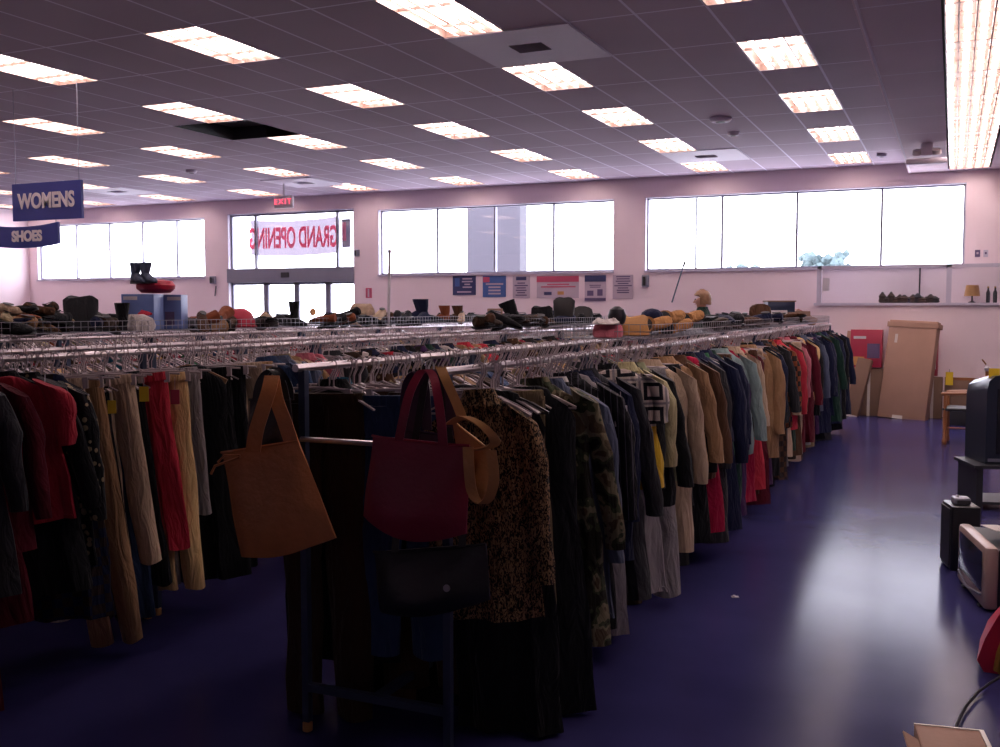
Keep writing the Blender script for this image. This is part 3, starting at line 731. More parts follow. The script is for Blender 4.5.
# right rail of the nearest row, from the camera end
H = [(3.30, 'blouse', 'leopard', 3, 'leopard', .25, .03, 1.18), (3.42, 'dress', 'black', 2, 'cloth', .2, .05, 1.08), (3.52, 'trousers', 'khaki', 2, 'cloth', .15, 0, 1.0),
     (3.63, 'dress', 'black', 3, 'cloth', .3, .08, 1.05), (3.76, 'coat', 'camouflage', 0, 'camo', .1, .06, 1.0), (3.90, 'jacket', 'slate blue', 3, 'cloth', .2, .07, 1.15), (4.0, 'blouse', 'black and white', 3, 'stripes', .15, .05, 1.15),
     (4.12, 'jacket', 'black', 1, 'pinstripe', .25, .06, 1.0), (4.22, 'dress', 'black', 1, 'cloth', .2, .0, 1), (4.34, 'jacket', 'navy', 2, 'cloth', .2, .05, 1.05), (4.41, 'coat', 'charcoal', 0, 'cloth', .25, .04, 1.0),
     (4.68, 'dress', 'dark brown', 1, 'cloth', .2, .02, 1), (4.52, 'shirt', 'cream', 2, 'squares', .45, .16, .85), (4.58, 'skirt', 'light grey', 3, 'cloth', .4, .13, 1.3), (4.90, 'blouse', 'pale yellow', 1, 'cloth', .3, .08, .9),
     (5.02, 'jacket', 'black', 0, 'cloth', .2, .05, 1), (5.12, 'blouse', 'sage', 2, 'cloth', .3, .07, 1.05), (5.24, 'trousers', 'light grey', 3, 'cloth', .3, .03, 1.05), (5.36, 'coat', 'beige', 0, 'cloth', .35, .09, .98), (5.5, 'jacket', 'black', 2, 'cloth', .2, .04, 1),
     (5.66, 'jacket', 'tan', 0, 'cloth', .3, .08, .95), (5.8, 'coat', 'black', 1, 'cloth', .2, .04, 1), (5.98, 'jacket', 'brown', 0, 'cloth', .25, .07, 1), (6.12, 'dress', 'crimson', 1, 'cloth', .2, .08, .95),
     (6.30, 'coat', 'charcoal', 2, 'cloth', .2, .06, 1.05), (6.48, 'coat', 'navy', 1, 'cloth', .2, .07, 1.05), (6.72, 'blouse', 'green', 2, 'cloth', .2, .05, 1.2), (6.9, 'coat', 'dark green', 2, 'cloth', .2, .06, 1.05), (7.1, 'jacket', 'pale teal', 0, 'cloth', .3, .1, 1.0), (7.22, 'dress', 'crimson', 2, 'cloth', .3, .09, .92),
     (7.38, 'jacket', 'black', 2, 'cloth', .2, .05, 1), (7.55, 'blouse', 'beige', 0, 'cloth', .3, .1, 1.0), (7.75, 'dress', 'red', 1, 'cloth', .2, .06, .95), (7.95, 'dress', 'maroon', 3, 'cloth', .2, .08, 1), (8.2, 'jacket', 'tan', 2, 'cloth', .3, .1, 1.1),
     (8.42, 'coat', 'black', 1, 'cloth', .2, .05, 1), (8.7, 'blouse', 'navy', 1, 'cloth', .2, .07, 1), (8.95, 'dress', 'brown', 2, 'plaid', .2, .07, 1), (9.2, 'jacket', 'rust', 1, 'plaid', .2, .08, 1), (9.5, 'jacket', 'red', 1, 'cloth', .25, .1, 1.05), (9.75, 'coat', 'brown', 1, 'cloth', .2, .07, 1),
     (10.05, 'trousers', 'beige', 2, 'cloth', .3, .1, 1.02), (10.3, 'blouse', 'pink', 1, 'cloth', .2, .06, 1), (10.6, 'coat', 'maroon', 0, 'cloth', .2, .09, 1), (10.95, 'shirt', 'cream', 2, 'cloth', .2, .08, 1), (11.3, 'jacket', 'slate blue', 1, 'cloth', .2, .09, 1.05),
     (11.7, 'coat', 'navy', 1, 'cloth', .2, .1, 1), (12.1, 'jacket', 'navy', 3, 'cloth', .2, .1, 1.1), (12.6, 'coat', 'dark green', 0, 'cloth', .2, .09, 1), (13.1, 'coat', 'navy', 2, 'cloth', .2, .1, 1), (13.6, 'coat', 'black', 2, 'cloth', .2, .1, 1.0), (14.1, 'coat', 'navy', 0, 'cloth', .2, .08, 1.05)]
for (y, k, c, v, m, rz, dx, sc) in H: spec('R1', y, k, c, v, m, rz, dx, sc)
random.seed(21)
heroY = [h[0] for h in H]
darks = ['black', 'charcoal', 'navy', 'dark brown', 'black', 'maroon', 'dark green', 'brown', 'grey', 'navy', 'denim blue', 'purple', 'khaki', 'light grey', 'crimson', 'beige']
y = 4.28
while y < 14.2:
    if min(abs(y-h) for h in heroY) > .05:
        spec('R1', y, random.choice(['jacket', 'dress', 'coat', 'trousers', 'blouse', 'trousers']), random.choice(darks), random.randrange(4), 'cloth', random.uniform(0, .35), random.uniform(-.01, .05), random.uniform(.95, 1.04))
    y += random.uniform(.08, .12)
# left rail of the nearest row
HL = [(3.28, 'trousers', 'dark brown', 3, 'cloth', .05, -.04, 1.08), (3.60, 'dress', 'black', 3, 'cloth', .05, .22, 1.08), (3.66, 'dress', 'charcoal', 2, 'cloth', .05, .40, 1.1), (3.5, 'trousers', 'brown', 3, 'cloth', .0, .08, 1.08), (3.36, 'coat', 'black', 1, 'cloth', .0, -.03, 1), (3.46, 'trousers', 'khaki', 1, 'cloth', 0, -.08, 1), (3.56, 'jacket', 'teal', 3, 'cloth', -.2, -.13, 1.1), (3.34, 'cropped_trousers', 'denim blue', 3, 'cloth', .1, .29, 1.1), (3.40, 'trousers', 'dark brown', 1, 'cloth', .05, .38, 1.04)]
for (y, k, c, v, m, rz, dx, sc) in HL: spec('L1', y, k, c, v, m, rz, dx, sc)
y = 3.72
while y < 14.9:
    spec('L1', y, random.choice(['jacket', 'blouse', 'shirt', 'trousers', 'dress']), random.choice(darks+['beige', 'white', 'cream', 'tan', 'red']), random.randrange(4), random.choice(['cloth', 'cloth', 'cloth', 'print', 'plaid']), random.uniform(-.3, .3), random.uniform(-.03, .03), random.uniform(.92, 1))
    y += random.uniform(.10, .15)
# right rail of the second row
H2 = [(2.62, 'coat', 'black', 0, 'cloth', .3, 0, 1), (2.72, 'coat', 'maroon', 2, 'cloth', .3, .05, 1.02), (2.82, 'coat', 'black', 1, 'cloth', .35, .03, 1), (2.93, 'coat', 'maroon', 3, 'cloth', .4, .06, 1.12), (3.03, 'coat', 'charcoal', 1, 'cloth', .45, .08, .82), (3.13, 'dress', 'maroon', 1, 'cloth', .35, .02, .9),
      (3.2, 'jacket', 'maroon', 1, 'cloth', .45, .05, .95), (3.29, 'shirt', 'red', 3, 'cloth', .5, .11, .9), (3.36, 'coat', 'black', 0, 'cloth', .4, .05, .9), (3.45, 'jacket', 'black', 3, 'print', .45, .09, 1.0), (3.54, 'dress', 'navy', 2, 'plaid', .45, .10, .92), (3.61, 'trousers', 'beige', 1, 'cloth', .5, .10, .98),
      (3.68, 'trousers', 'tan', 3, 'cloth', .5, .12, 1.05), (3.76, 'trousers', 'black', 2, 'cloth', .45, .08, 1), (3.86, 'cropped_trousers', 'beige', 3, 'cloth', .5, .14, 1.0), (3.91, 'trousers', 'denim blue', 2, 'cloth', .4, .05, 1.04), (3.97, 'trousers', 'black', 1, 'cloth', .4, .08, .95),
      (4.06, 'cropped_trousers', 'red', 2, 'cloth', .55, .16, 1.0), (4.16, 'trousers', 'cream', 0, 'cloth', .55, .2, 1.0), (4.26, 'trousers', 'grey', 2, 'cloth', .4, .11, .96), (4.33, 'cropped_trousers', 'light grey', 1, 'cloth', .45, .13, .9), (4.45, 'dress', 'black', 1, 'cloth', .4, .12, .98), (4.58, 'trousers', 'black', 0, 'cloth', .4, .12, 1),
      (4.72, 'trousers', 'black', 2, 'cloth', .4, .12, .98), (4.86, 'cropped_trousers', 'beige', 1, 'cloth', .4, .13, .9), (4.98, 'cropped_trousers', 'tan', 0, 'cloth', .4, .12, .9), (5.12, 'jacket', 'denim blue', 0, 'cloth', .3, .1, 1), (5.25, 'jacket', 'slate blue', 2, 'cloth', .3, .1, 1)]
for (y, k, c, v, m, rz, dx, sc) in H2: spec('R2', y-.3, k, c, v, m, rz, dx, sc)
y = 5.06
while y < 14.3:
    spec('R2', y, random.choice(['jacket', 'blouse', 'shirt', 'trousers', 'dress']), random.choice(darks+['beige', 'white', 'cream', 'tan', 'red', 'pink']), random.randrange(4), random.choice(['cloth', 'cloth', 'print', 'plaid']), random.uniform(-.1, .35), random.uniform(-.02, .05), random.uniform(.94, 1))
    y += random.uniform(.11, .16)

RW = {'R1': (R1, 'right-hand rail of the nearest row'), 'L1': (L1, 'left-hand rail of the nearest row'), 'R2': (R2, 'right-hand rail of the second row')}
used = {}
KN = {'cropped_trousers': 'cropped trousers', 'shirt': 'short-sleeved top', 'blouse': 'long-sleeved blouse', 'dress': 'long dress'}
PT = {'plaid': 'plaid ', 'print': 'printed ', 'pinstripe': 'pinstriped ', 'stripes': 'striped ', 'squares': 'squares-patterned yellow-hemmed ', 'leopard': 'print ', 'camo': ''}
def desc(s): return f"{s['col']} {PT.get(s['m'], '')}{KN.get(s['kind'], s['kind'])}"
count = {}
for row in ('R1', 'L1', 'R2'):
    L = sorted([s for s in SPECS if s['row'] == row], key=lambda s: s['y'])
    rx, where = RW[row]
    for i, s in enumerate(L):
        parts = gm(s['kind'], s['v'], s['m'])
        col = PAL.get(s['col'], (.3, .25, .2)); j = random.uniform(.85, 1.15); col = tuple(min(1, c*j) for c in col)
        rz = s['rz'] if s['rz'] is not None else random.uniform(-.3, .3)
        root = link(s['kind'], parts[0][1], None, (rx+s['dx'], s['y'], ZR+s['dz']+.02)); ty = random.uniform(-.03, .01) if row != 'R2' else random.uniform(-.13, -.05)
        if row == 'R1': ty = random.uniform(-.07, -.01)
        root.rotation_euler = (random.uniform(-.03, .03), ty, rz)
        root.scale = (.62 if row == 'R2' and 'trousers' in s['kind'] else random.uniform(.9, 1.02), 1, s['sc']); root.color = (*col, 1)
        for nm, me in parts[1:]:
            c = link(nm, me, root); c.color = (*col, 1)
        sh = {'R1': 'nearest row, right rail', 'L1': 'nearest row, left rail', 'R2': 'second row, aisle side'}[row]
        base = f"{desc(s)} just behind the {desc(L[i-1])}, {sh}" if i else f"{desc(s)}, first garment on the {sh}"
        if len(base.split()) > 16: base = f"{desc(s)} behind the {L[i-1]['col']} {L[i-1]['kind'].split('_')[-1]}, {sh}"
        tag(root, base, {'cropped_trousers': 'trousers', 'shirt': 'top'}.get(s['kind'], s['kind']), f"{s['kind'].replace('_', ' ')} on the {where}")
        s['root'] = root; used.setdefault(base, []).append((root, s, i, L))
        hk = 'clip' if 'trousers' in s['kind'] or s['kind'] == 'skirt' else random.choice(['clear', 'clear', 'white', 'clear', 'black', 'wood' if row == 'R2' else 'white'])
        o_dx = min(max(s['dx'], -.1), .1) if abs(s['dx']) < .2 else s['dx']
        add_hanger(rx+s['dx']*.999, s['y'], rz, hk, where, where)
for base, lst in used.items():
    if len(lst) > 1:
        for (root, s, i, L) in lst:
            if i+1 < len(L):
                b = f"{desc(s)} between the {L[i-1]['col']} {L[i-1]['kind'].split('_')[-1]} and {L[i+1]['col']} {L[i+1]['kind'].split('_')[-1]}"
                sh = {'R1': ', nearest row', 'L1': ', nearest row left', 'R2': ', second row'}[s['row']]
                root['label'] = b+sh
# price tags seen on a few garments
def price_tag(x_, y_, z_, m, label, s=.05, rz=.4):
    r = empty('price_tag', (x_, y_, z_), rz)
    MB().box(-s*.6, s*.6, -.002, .002, -s, s).build('tag_card', m, r, False)
    MB().tube([(0, 0, s), (0, .01, s+.06)], .0015, 4).build('string', 'white_card', r)
    tag(r, label, 'price tag')
def tag_at(px, py, X_, m, label, s): p = at(px, py, X=X_); price_tag(p.x, p.y, p.z, m, label, s, .6)
tag_at(144, 394, -3.42, 'yellow', 'yellow tag pinned on the red cropped trousers in the second row', .035)
tag_at(112, 407, -3.45, 'yellow', 'yellow tag on the black trousers left of the red cropped trousers', .03)
tag_at(175, 397, -3.40, 'red_card', 'red tag on the light grey trousers in the second row', .035)
tag_at(45, 394, -3.5, 'white_card', 'pale tag on the maroon jacket at the left of the second row', .03)
tag_at(621, 416, -1.30, 'white_card', 'white tag on the dark jackets left of the squares-patterned top', .045)

# every farther rail: garments and hangers too many to single out
def mass(name, rails, garment=True):
    random.seed(99 if garment else 98); byc = {}
    keys = list(PAL)
    mb = MB(); cols = []
    for (rx, ya, yb, step) in rails:
        y = ya
        while y < yb:
            rz = random.uniform(-.3, .3); Tm = TR(rx+random.uniform(-.03, .03), y, ZR) @ RZ(rz)
            n0 = len(mb.f)
            if garment:
                hw = random.uniform(.18, .23); L = random.choice([.6, .7, .8, 1.0, 1.1, 1.15]); ph = random.random()*6
                R = []
                for w, z in ((.04, -.10), (hw*.6, -.135), (hw, -.2), (hw*.92, -.4), (hw, -.1-L)):
                    R.append([Tm @ Vector((w*cos(a), .028*sin(a)+.008*sin(w*cos(a)*30+ph), z)) for a in [2*pi*j/10 for j in range(10)]])
                mb.loft(R)
            else:
                pts = [(-.2, 0, -.165), (-.08, 0, -.108), (0, 0, -.086), (.08, 0, -.108), (.2, 0, -.165)]
                dz = random.choice([0, 0, .0]); 
                mb.strap([Tm @ Vector(p) for p in pts], .013, .006, Tm.to_3x3() @ Vector((0, 1, 0)))
                mb.tube([Tm @ Vector(p) for p in ((0, 0, -.09), (.0, 0, -.05), (.017, 0, -.02), (.014, 0, .012), (0, 0, .019), (-.016, 0, .006))], .003, 4)
            cols += [random.choice(keys)]*(len(mb.f)-n0)
            y += step*random.uniform(.7, 1.3)
    return mb, cols
rails = [(-4.37, 2.6, 14.3, .075)]
for rx in ROWS[2:]: rails += [(rx+.3, 2.6 if rx > -9 else 4, 14.4, .085), (rx-.3, 2.6 if rx > -9 else 4, 14.4, .1)]
mb, cols = mass('x', rails, True)
vivid = mb.mesh('hanging_clothes', 'cloth')
attr = vivid.color_attributes.new('dye', 'FLOAT_COLOR', 'CORNER')
buf = []
for p, c in zip(vivid.polygons, cols): buf += [*PAL[c], 1]*p.loop_total
attr.data.foreach_set('color', buf)
def f_dye(nt, tc, oi):
    a = nt.nodes.new('ShaderNodeAttribute'); a.attribute_name = 'dye'; return a.outputs['Color']
vivid.materials[0] = cloth_mat('mixed garments', f_dye)
o = link('hanging_clothes', vivid); tag(o, 'mass of mixed clothes packed on all the farther racks', 'clothes', None, 'stuff')
mb, cols = mass('x', [(a, b, c, .028) for a, b, c, d in rails]+[(R1, 3.35, 14.4, .026), (L1, 3.3, 14.4, .026), (R2, 2.6, 14.3, .026)], False)
o = link('hanger_mass', mb.mesh('hanger_mass', 'clear')); tag(o, 'mass of clear plastic hangers crowding all the rails', 'hangers', None, 'stuff')

# ------------------------------------------------------------------ bags on the rack end
def tote(name, quad, th, m, label, straps, sag=.0, strap_w=.03, extra=None):
    """quad: four corner points TL TR BR BL in space; thickness along -Y."""
    TL, TR_, BR, BL = [Vector(q) for q in quad]; o0 = (TL+TR_)/2
    root = empty(name, o0); mb = MB(); n = 14; K = 10
    R = []
    for j in range(K+1):
        v = j/K; a = TL.lerp(BL, v)-o0; b = TR_.lerp(BR, v)-o0
        dth = th*(.25+.75*sin(min(1, v*1.25)*pi/2))*(1-.35*max(0, v-.8)*5)
        ring = []
        for i in range(n+1):
            u = i/n; p = a.lerp(b, u); e = (1-abs(2*u-1)**4)
            ring.append(p+Vector((0, -dth*e*.6+.004*sin(u*11+v*7), -sag*v*(1-(2*u-1)**2)+.003*sin(u*9))))
        for i in range(n, -1, -1):
            u = i/n; p = a.lerp(b, u); e = (1-abs(2*u-1)**4)
            ring.append(p+Vector((0, dth*e*.4+.006, -sag*v*(1-(2*u-1)**2))))
        R.append(ring)
    mb.loft(R); mb.build('bag_body', m, root)
    hm = MB(); a = TL-o0; b = TR_-o0
    hm.tube([a.lerp(b, t)+Vector((0, -th*.25*(1-abs(2*t-1)**4)-.004, .002)) for t in [i/10 for i in range(11)]], .005, 5); hm.build('rim', m, root)
    for pts, sm in straps:
        s = MB(); P = [Vector(p)-o0 for p in pts]
        # smooth
        Q = []
        for i in range(len(P)-1):
            p0 = P[max(i-1, 0)]; p1 = P[i]; p2 = P[i+1]; p3 = P[min(i+2, len(P)-1)]
            for t in (0, .25, .5, .75):
                Q.append(.5*((2*p1)+(-p0+p2)*t+(2*p0-5*p1+4*p2-p3)*t*t+(-p0+3*p1-3*p2+p3)*t**3))
        Q.append(P[-1]); s.strap(Q, strap_w, .006, (1, .35, .0)); s.build('strap', sm, root)
    tag(root, label, 'bag'); return root
Yb = 2.98
def q(x_, y_, Y_=Yb): return at(x_, y_, Y=Y_)
b1 = tote('tan_tote_bag', [q(222, 453), q(298, 441), q(336, 538), q(241, 557)], .09, 'leather_tan', 'large tan leather tote hanging from the left corner of the rack end',
     [([q(253, 452, 2.93), q(256, 432, 2.92), q(262, 412, 2.93), q(269, 390, 2.96), q(272, 376, 3.0)], 'leather_tan'), ([q(272, 376, 3.0), q(276, 398, 2.97), q(284, 420, 2.96), q(292, 444, 2.97)], 'leather_tan')], .02, .055)
p0 = b1.location
s = MB(); s.tube([q(240, 457, 2.9)-p0, q(226, 462, 2.9)-p0, q(215, 466, 2.9)-p0, q(211, 474, 2.9)-p0], .005, 6).tube([q(240, 455, 2.9)-p0, q(225, 455, 2.88)-p0, q(218, 462, 2.9)-p0], .004, 6); s.build('tie', 'leather_tan', b1)
b2 = tote('maroon_tote_bag', [q(373, 436), q(470, 446), q(466, 534), q(363, 516)], .10, 'maroon', 'maroon leather tote hanging on the rack end right of the tan tote',
     [([q(399, 440, 2.92), q(403, 420, 2.92), q(410, 392, 2.95), q(422, 371, 3.0), q(432, 374, 3.0), q(437, 392, 2.95), q(441, 420, 2.92), q(443, 445, 2.92)], 'maroon')], .045, .03)
b3 = tote('plum_handbag', [q(400, 428, 3.08), q(452, 436, 3.08), q(455, 470, 3.08), q(398, 464, 3.08)], .06, 'purple_l', 'dark plum handbag hanging behind the maroon tote',
     [([q(412, 430, 3.05), q(414, 400, 3.05), q(420, 378, 3.05), q(432, 370, 3.05), q(446, 380, 3.05), q(451, 408, 3.05), q(449, 436, 3.05)], 'purple_l'), ([q(404, 430, 3.09), q(405, 402, 3.09), q(408, 382, 3.08), q(416, 372, 3.08), q(424, 384, 3.08), q(427, 430, 3.08)], 'purple_l')], .02, .035)
b4 = tote('camel_handbag', [q(452, 420, 3.03), q(490, 450, 3.03), q(488, 500, 3.03), q(462, 496, 3.03)], .03, 'tan2', 'camel leather bag with loose looped straps right of the maroon tote',
     [([q(441, 368, 3.05), q(446, 380, 3.02), q(456, 402, 3.0), q(463, 420, 2.99)], 'tan2'),
      ([q(450, 424, 2.99), q(463, 417, 2.98), q(480, 424, 2.97), q(494, 438, 2.97), q(492, 446, 2.98), q(470, 450, 2.98)], 'tan2'),
      ([q(468, 447, 2.97), q(469, 470, 2.96), q(472, 492, 2.96), q(480, 503, 2.96), q(489, 498, 2.96), q(494, 478, 2.96), q(491, 450, 2.97)], 'tan2')], .0, .035)
b5 = tote('black_handbag', [q(374, 552, 3.02), q(486, 544, 3.02), q(490, 600, 3.02), q(380, 612, 3.02)], .12, 'blackl', 'black leather handbag hanging low under the maroon tote',
     [([q(395, 552, 2.98), q(398, 520, 3.0), q(410, 470, 3.04), q(426, 374, 3.06)], 'blackl'), ([q(462, 546, 2.98), q(462, 510, 3.0), q(452, 450, 3.04), q(438, 374, 3.06)], 'blackl')], .02, .025)
s = MB(); s.lathe([(.004, 0), (.012, 0), (.012, .006), (.004, .006)], 12, Matrix.Translation(q(447, 588, 2.92)-b5.location) @ RX(pi/2)); s.build('clasp', 'chrome', b5)
b6 = tote('black_velvet_bag', [q(250, 400, 3.04), q(290, 398, 3.04), q(294, 450, 3.04), q(246, 452, 3.04)], .05, 'blackl', 'small black bag bunched on the left rail end behind the tan tote straps',
     [([q(256, 402, 3.02), q(260, 382, 3.03), q(270, 370, 3.05), q(281, 380, 3.03), q(286, 400, 3.02)], 'blackl'), ([q(262, 402, 3.06), q(266, 378, 3.07), q(276, 368, 3.08), q(288, 384, 3.06), q(290, 400, 3.05)], 'blackl')], .01, .03)

# ------------------------------------------------------------------ wire baskets and what lies on them
def basket(x_, y0, y1, label, w=.56, h=.085, z0=1.425):
    root = empty('wire_basket', (x_, (y0+y1)/2, z0)); L = (y1-y0); hy = L/2; mb = MB(); r = .0025
    for s in (-1, 1):
        for z in (0, h*.5, h): mb.tube([(s*w/2, -hy, z), (s*w/2, hy, z)], r*1.2, 4)
        for k in range(int(L/.07)+1):
            y = -hy+k*.07; mb.tube([(s*w/2, y, 0), (s*w/2, y, h)], r, 4)
    for s in (-hy, hy):
        for z in (0, h*.5, h): mb.tube([(-w/2, s, z), (w/2, s, z)], r*1.2, 4)
        for k in range(9): x2 = -w/2+k*w/8; mb.tube([(x2, s, 0), (x2, s, h)], r, 4)
    mb.build('wire_side', 'wire', root)
    mb = MB()
    for k in range(9): x2 = -w/2+k*w/8; mb.tube([(x2, -hy, 0), (x2, hy, 0)], r, 4)
    for k in range(int(L/.14)+1): y = -hy+k*.14; mb.tube([(-w/2, y, 0), (w/2, y, 0)], r, 4)
    mb.build('wire_bottom', 'wire', root)
    mb = MB()
    for s in (-1, 1):
        for y in (-hy+.1, hy-.1): mb.tube([(s*w/2, y, 0), (s*w/2*1.05, y, -.04)], .005, 5)
    mb.build('bracket', 'wire', root)
    tag(root, label, 'wire basket', 'wire baskets on top of the racks')
basket(-6.3, 4.0, 7.35, 'wire basket along the top of the third row, left under the womens sign', )
basket(-6.3, 7.5, 10.0, 'wire basket on the third row below the entrance doors')
basket(-6.3, 10.1, 13.4, 'wire basket on the third row below the middle window')
basket(-4.07, 9.2, 13.2, 'wire basket on the second row under the wall posters')
basket(-1.9, 5.8, 10.2, 'wire basket on the nearest row holding tan boots')
basket(-1.9, 10.6, 15.1, 'wire basket at the far end of the nearest row')
BZ = 1.43
shoe_cache = {}
def shoe_mesh(kind):
    if kind in shoe_cache: return shoe_cache[kind]
    # x length .26 heel at -.1, toe at +.16
    def sect(x_, w, z0, z1, n=12): return [Vector((x_, w*cos(a), z0+(z1-z0)*(.5+.5*sin(a)))) for a in [2*pi*j/n for j in range(n)]]
    up = MB()
    if kind == 'shoe':
        up.loft([sect(-.105, .02, .02, .07), sect(-.09, .034, .012, .085), sect(-.03, .036, .012, .075), sect(.04, .04, .01, .068), sect(.10, .043, .01, .05), sect(.14, .034, .01, .035), sect(.158, .014, .012, .025)])
    elif kind == 'boot':
        up.loft([sect(-.105, .02, .02, .09), sect(-.09, .036, .012, .12), sect(-.03, .038, .012, .12), sect(.04, .041, .01, .085), sect(.10, .043, .01, .06), sect(.14, .034, .01, .04), sect(.158, .014, .012, .025)])
        R = []
        for z, r, c in ((.05, .042, -.05), (.10, .046, -.052), (.14, .054, -.048), (.185, .062, -.04), (.20, .064, -.04), (.194, .05, -.04)):
            R.append([Vector((c+r*1.1*cos(a), r*.85*sin(a), z)) for a in [2*pi*j/14 for j in range(14)]])
        up.loft(R)
    so = MB()
    so.loft([sect(-.108, .02, 0, .014), sect(-.09, .037, 0, .014), sect(-.0, .034, .0, .014), sect(.09, .046, 0, .014), sect(.15, .03, 0, .014), sect(.163, .012, 0, .012)])
    if kind == 'boot': so.box(-.108, -.05, -.03, .03, 0, .03)
    op = MB(); op.lathe([(.001, 0), (.03, 0), (.03, .004), (.001, .004)], 12, TR(-.05, 0, .083) @ Matrix.Diagonal((1.3, .8, 1, 1))) if kind == 'shoe' else op.lathe([(.001, 0), (.05, 0), (.05, .003), (.001, .003)], 12, TR(-.04, 0, .194))
    shoe_cache[kind] = (up.mesh(kind+'_upper', 'cloth'), so.mesh('sole', 'black_plastic'), op.mesh('lining', 'dark')); return shoe_cache[kind]
def footwear(kind, px, X_, zo, col, rz, label, grp, rot=(0, 0), sc=1.):
    sc *= 1.12 if X_ < -3 else 1.0
    p = at(px, 318, X=X_); u, s, op = shoe_mesh(kind)
    o = link(kind, u, None, (p.x, p.y, BZ+zo)); o.rotation_euler = (rot[0], rot[1], rz); o.scale = (sc,)*3; o.color = (*PAL[col], 1)
    link('sole', s, o); link('lining', op, o)
    tag(o, label, kind, grp); return o
def soft(name, px, X_, zo, w, d, h, m, label, cat, col=None, rz=YAW, sh=.35, straps=True, seed=1, rot=0.):
    """slumped bag shape"""
    p = at(px, 318, X=X_); random.seed(seed); mb = MB(); R = []; n = 18
    for t in (0, .04, .2, .45, .7, .92, 1.0):
        k = (1-sh*abs(t-.35)**1.5) if 0 < t < 1 else .75*(1-sh*.3); wy = (1-.75*t*t)
        R.append([Vector((w/2*k*(abs(cos(a))**.6)*(1 if cos(a) > 0 else -1)+.01*sin(a*3+seed+t*4), d/2*k*max(wy, .25)*sin(a), h*t+.012*sin(a*2+seed)*t)) for a in [2*pi*j/n for j in range(n)]])
    mb.loft(R); root = link(name, mb.mesh(name, m), None, (p.x, p.y, BZ+zo)); root.rotation_euler = (rot, 0, rz)
    if col: root.color = (*PAL[col], 1)
    if straps:
        s = MB(); s.strap([(-w*.3, 0, h*.9), (-w*.26, -.02, h*1.15), (0, -.03, h*1.28), (w*.26, -.02, h*1.15), (w*.3, 0, h*.9)], .014, .004, (0, 1, 0)); s = s.build('strap', m, root)
        if col: s.color = root.color
    tag(root, label, cat); return root
def carton(name, loc, w, d, h, m, label, rz=0., tilt=(0, 0), parts=(), cat='box'):
    root = empty(name, loc, rz); root.rotation_euler = (tilt[0], tilt[1], rz)
    MB().rbox(-w/2, w/2, -d/2, d/2, 0, h, .006, 2).build('box_body', m, root, True)
    for nm, pm, (x0, x1, y0, y1, z0, z1) in parts: MB().box(x0, x1, y0, y1, z0, z1).build(nm, pm, root, False)
    tag(root, label, cat); return root
X3, X2, X1 = -6.3, -4.07, -1.9
random.seed(5)
# third row, left: shoe heap
k = 0
for px in range(4, 66, 7):
    for zo in (0, .06, .11) if px < 50 else (0, .06):
        col = random.choice(['tan', 'brown', 'beige', 'dark brown', 'rust', 'black', 'khaki'])
        footwear('shoe', px+random.uniform(-2, 2), X3+random.uniform(-.15, .15), zo+random.uniform(0, .015), col, random.uniform(0, 6.28), f'{col} shoe in the heap at the far left end of the third row basket', 'shoes heaped left of the square grey bag', (random.uniform(-.4, .4), random.uniform(-.3, .3)), .95)
o = soft('handbag', 81, X3, .0, .27, .14, .27, 'cloth', 'square dark grey-green bag standing on the left wire basket', 'bag', 'charcoal', sh=.03, straps=False, seed=3); 
for px, c in ((108, 'black'), (120, 'black'), (127, 'charcoal'), (101, 'dark brown')):
    footwear('shoe', px, X3, .03, c, random.uniform(0, 6), f'{c} shoe between the square bag and the blue boxes', 'dark shoes beside the square bag', (.2, random.uniform(-.5, .5)), 1.05)
footwear('boot', 122, X3+.1, .0, 'black', 2.4, 'black ankle boot standing left of the blue boxes', None)
soft('handbag', 137, X3+.16, -.01, .29, .14, .13, 'cloth', 'cream soft bag lying in the basket before the blue boxes', 'bag', 'white', straps=False, seed=5)
soft('scarf', 146, X3+.1, .12, .12, .07, .04, 'cloth', 'small red cloth on top of the cream bag', 'scarf', 'red', straps=False, seed=6)
pb = at(143, 318, X=X3)
carton('foot_spa_box', (pb.x, pb.y, BZ), .28, .22, .30, 'foot_blue', 'blue printed carton under the red cushion, left of the pair', YAW-.05, (0, 0), (('label_panel', 'white_card', (-.12, 0, -.113, -.111, .25, .28)), ('picture_panel', 'cardboard', (-.1, .08, -.113, -.111, .03, .13))))
pb = at(171, 318, X=X3)
carton('foot_spa_box', (pb.x, pb.y, BZ), .24, .22, .30, 'foot_blue', 'blue printed carton with red stripe, right of the pair', YAW+.05, (0, 0), (('label_panel', 'white_card', (0, .115, -.113, -.111, .25, .28)), ('red_stripe', 'red_card', (-.11, -.08, -.113, -.111, .12, .3)), ('picture_panel', 'ink', (-.02, .06, -.113, -.111, .03, .15))))
p = at(156, 300, X=X3); mb = MB()
mb.lathe([(.03, 0), (.13, .005), (.175, .04), (.18, .07), (.15, .11), (.06, .125), (.01, .125)], 24); o = mb.build('cushion', 'red_cloth', None, True, (p.x, p.y, BZ+.31)); o.scale = (1, .8, .95); tag(o, 'round red cushion lying on the two blue cartons', 'cushion')
for dx, lb in ((-.05, 'slate blue boot standing on the red cushion, left of two'), (.03, 'slate blue boot standing on the red cushion, right of two')):
    o = footwear('boot', 145, X3, .42, 'slate blue', -.4, lb, 'blue boots on the red cushion', sc=.8); o.location.x += dx*1.4; o.location.z -= .03
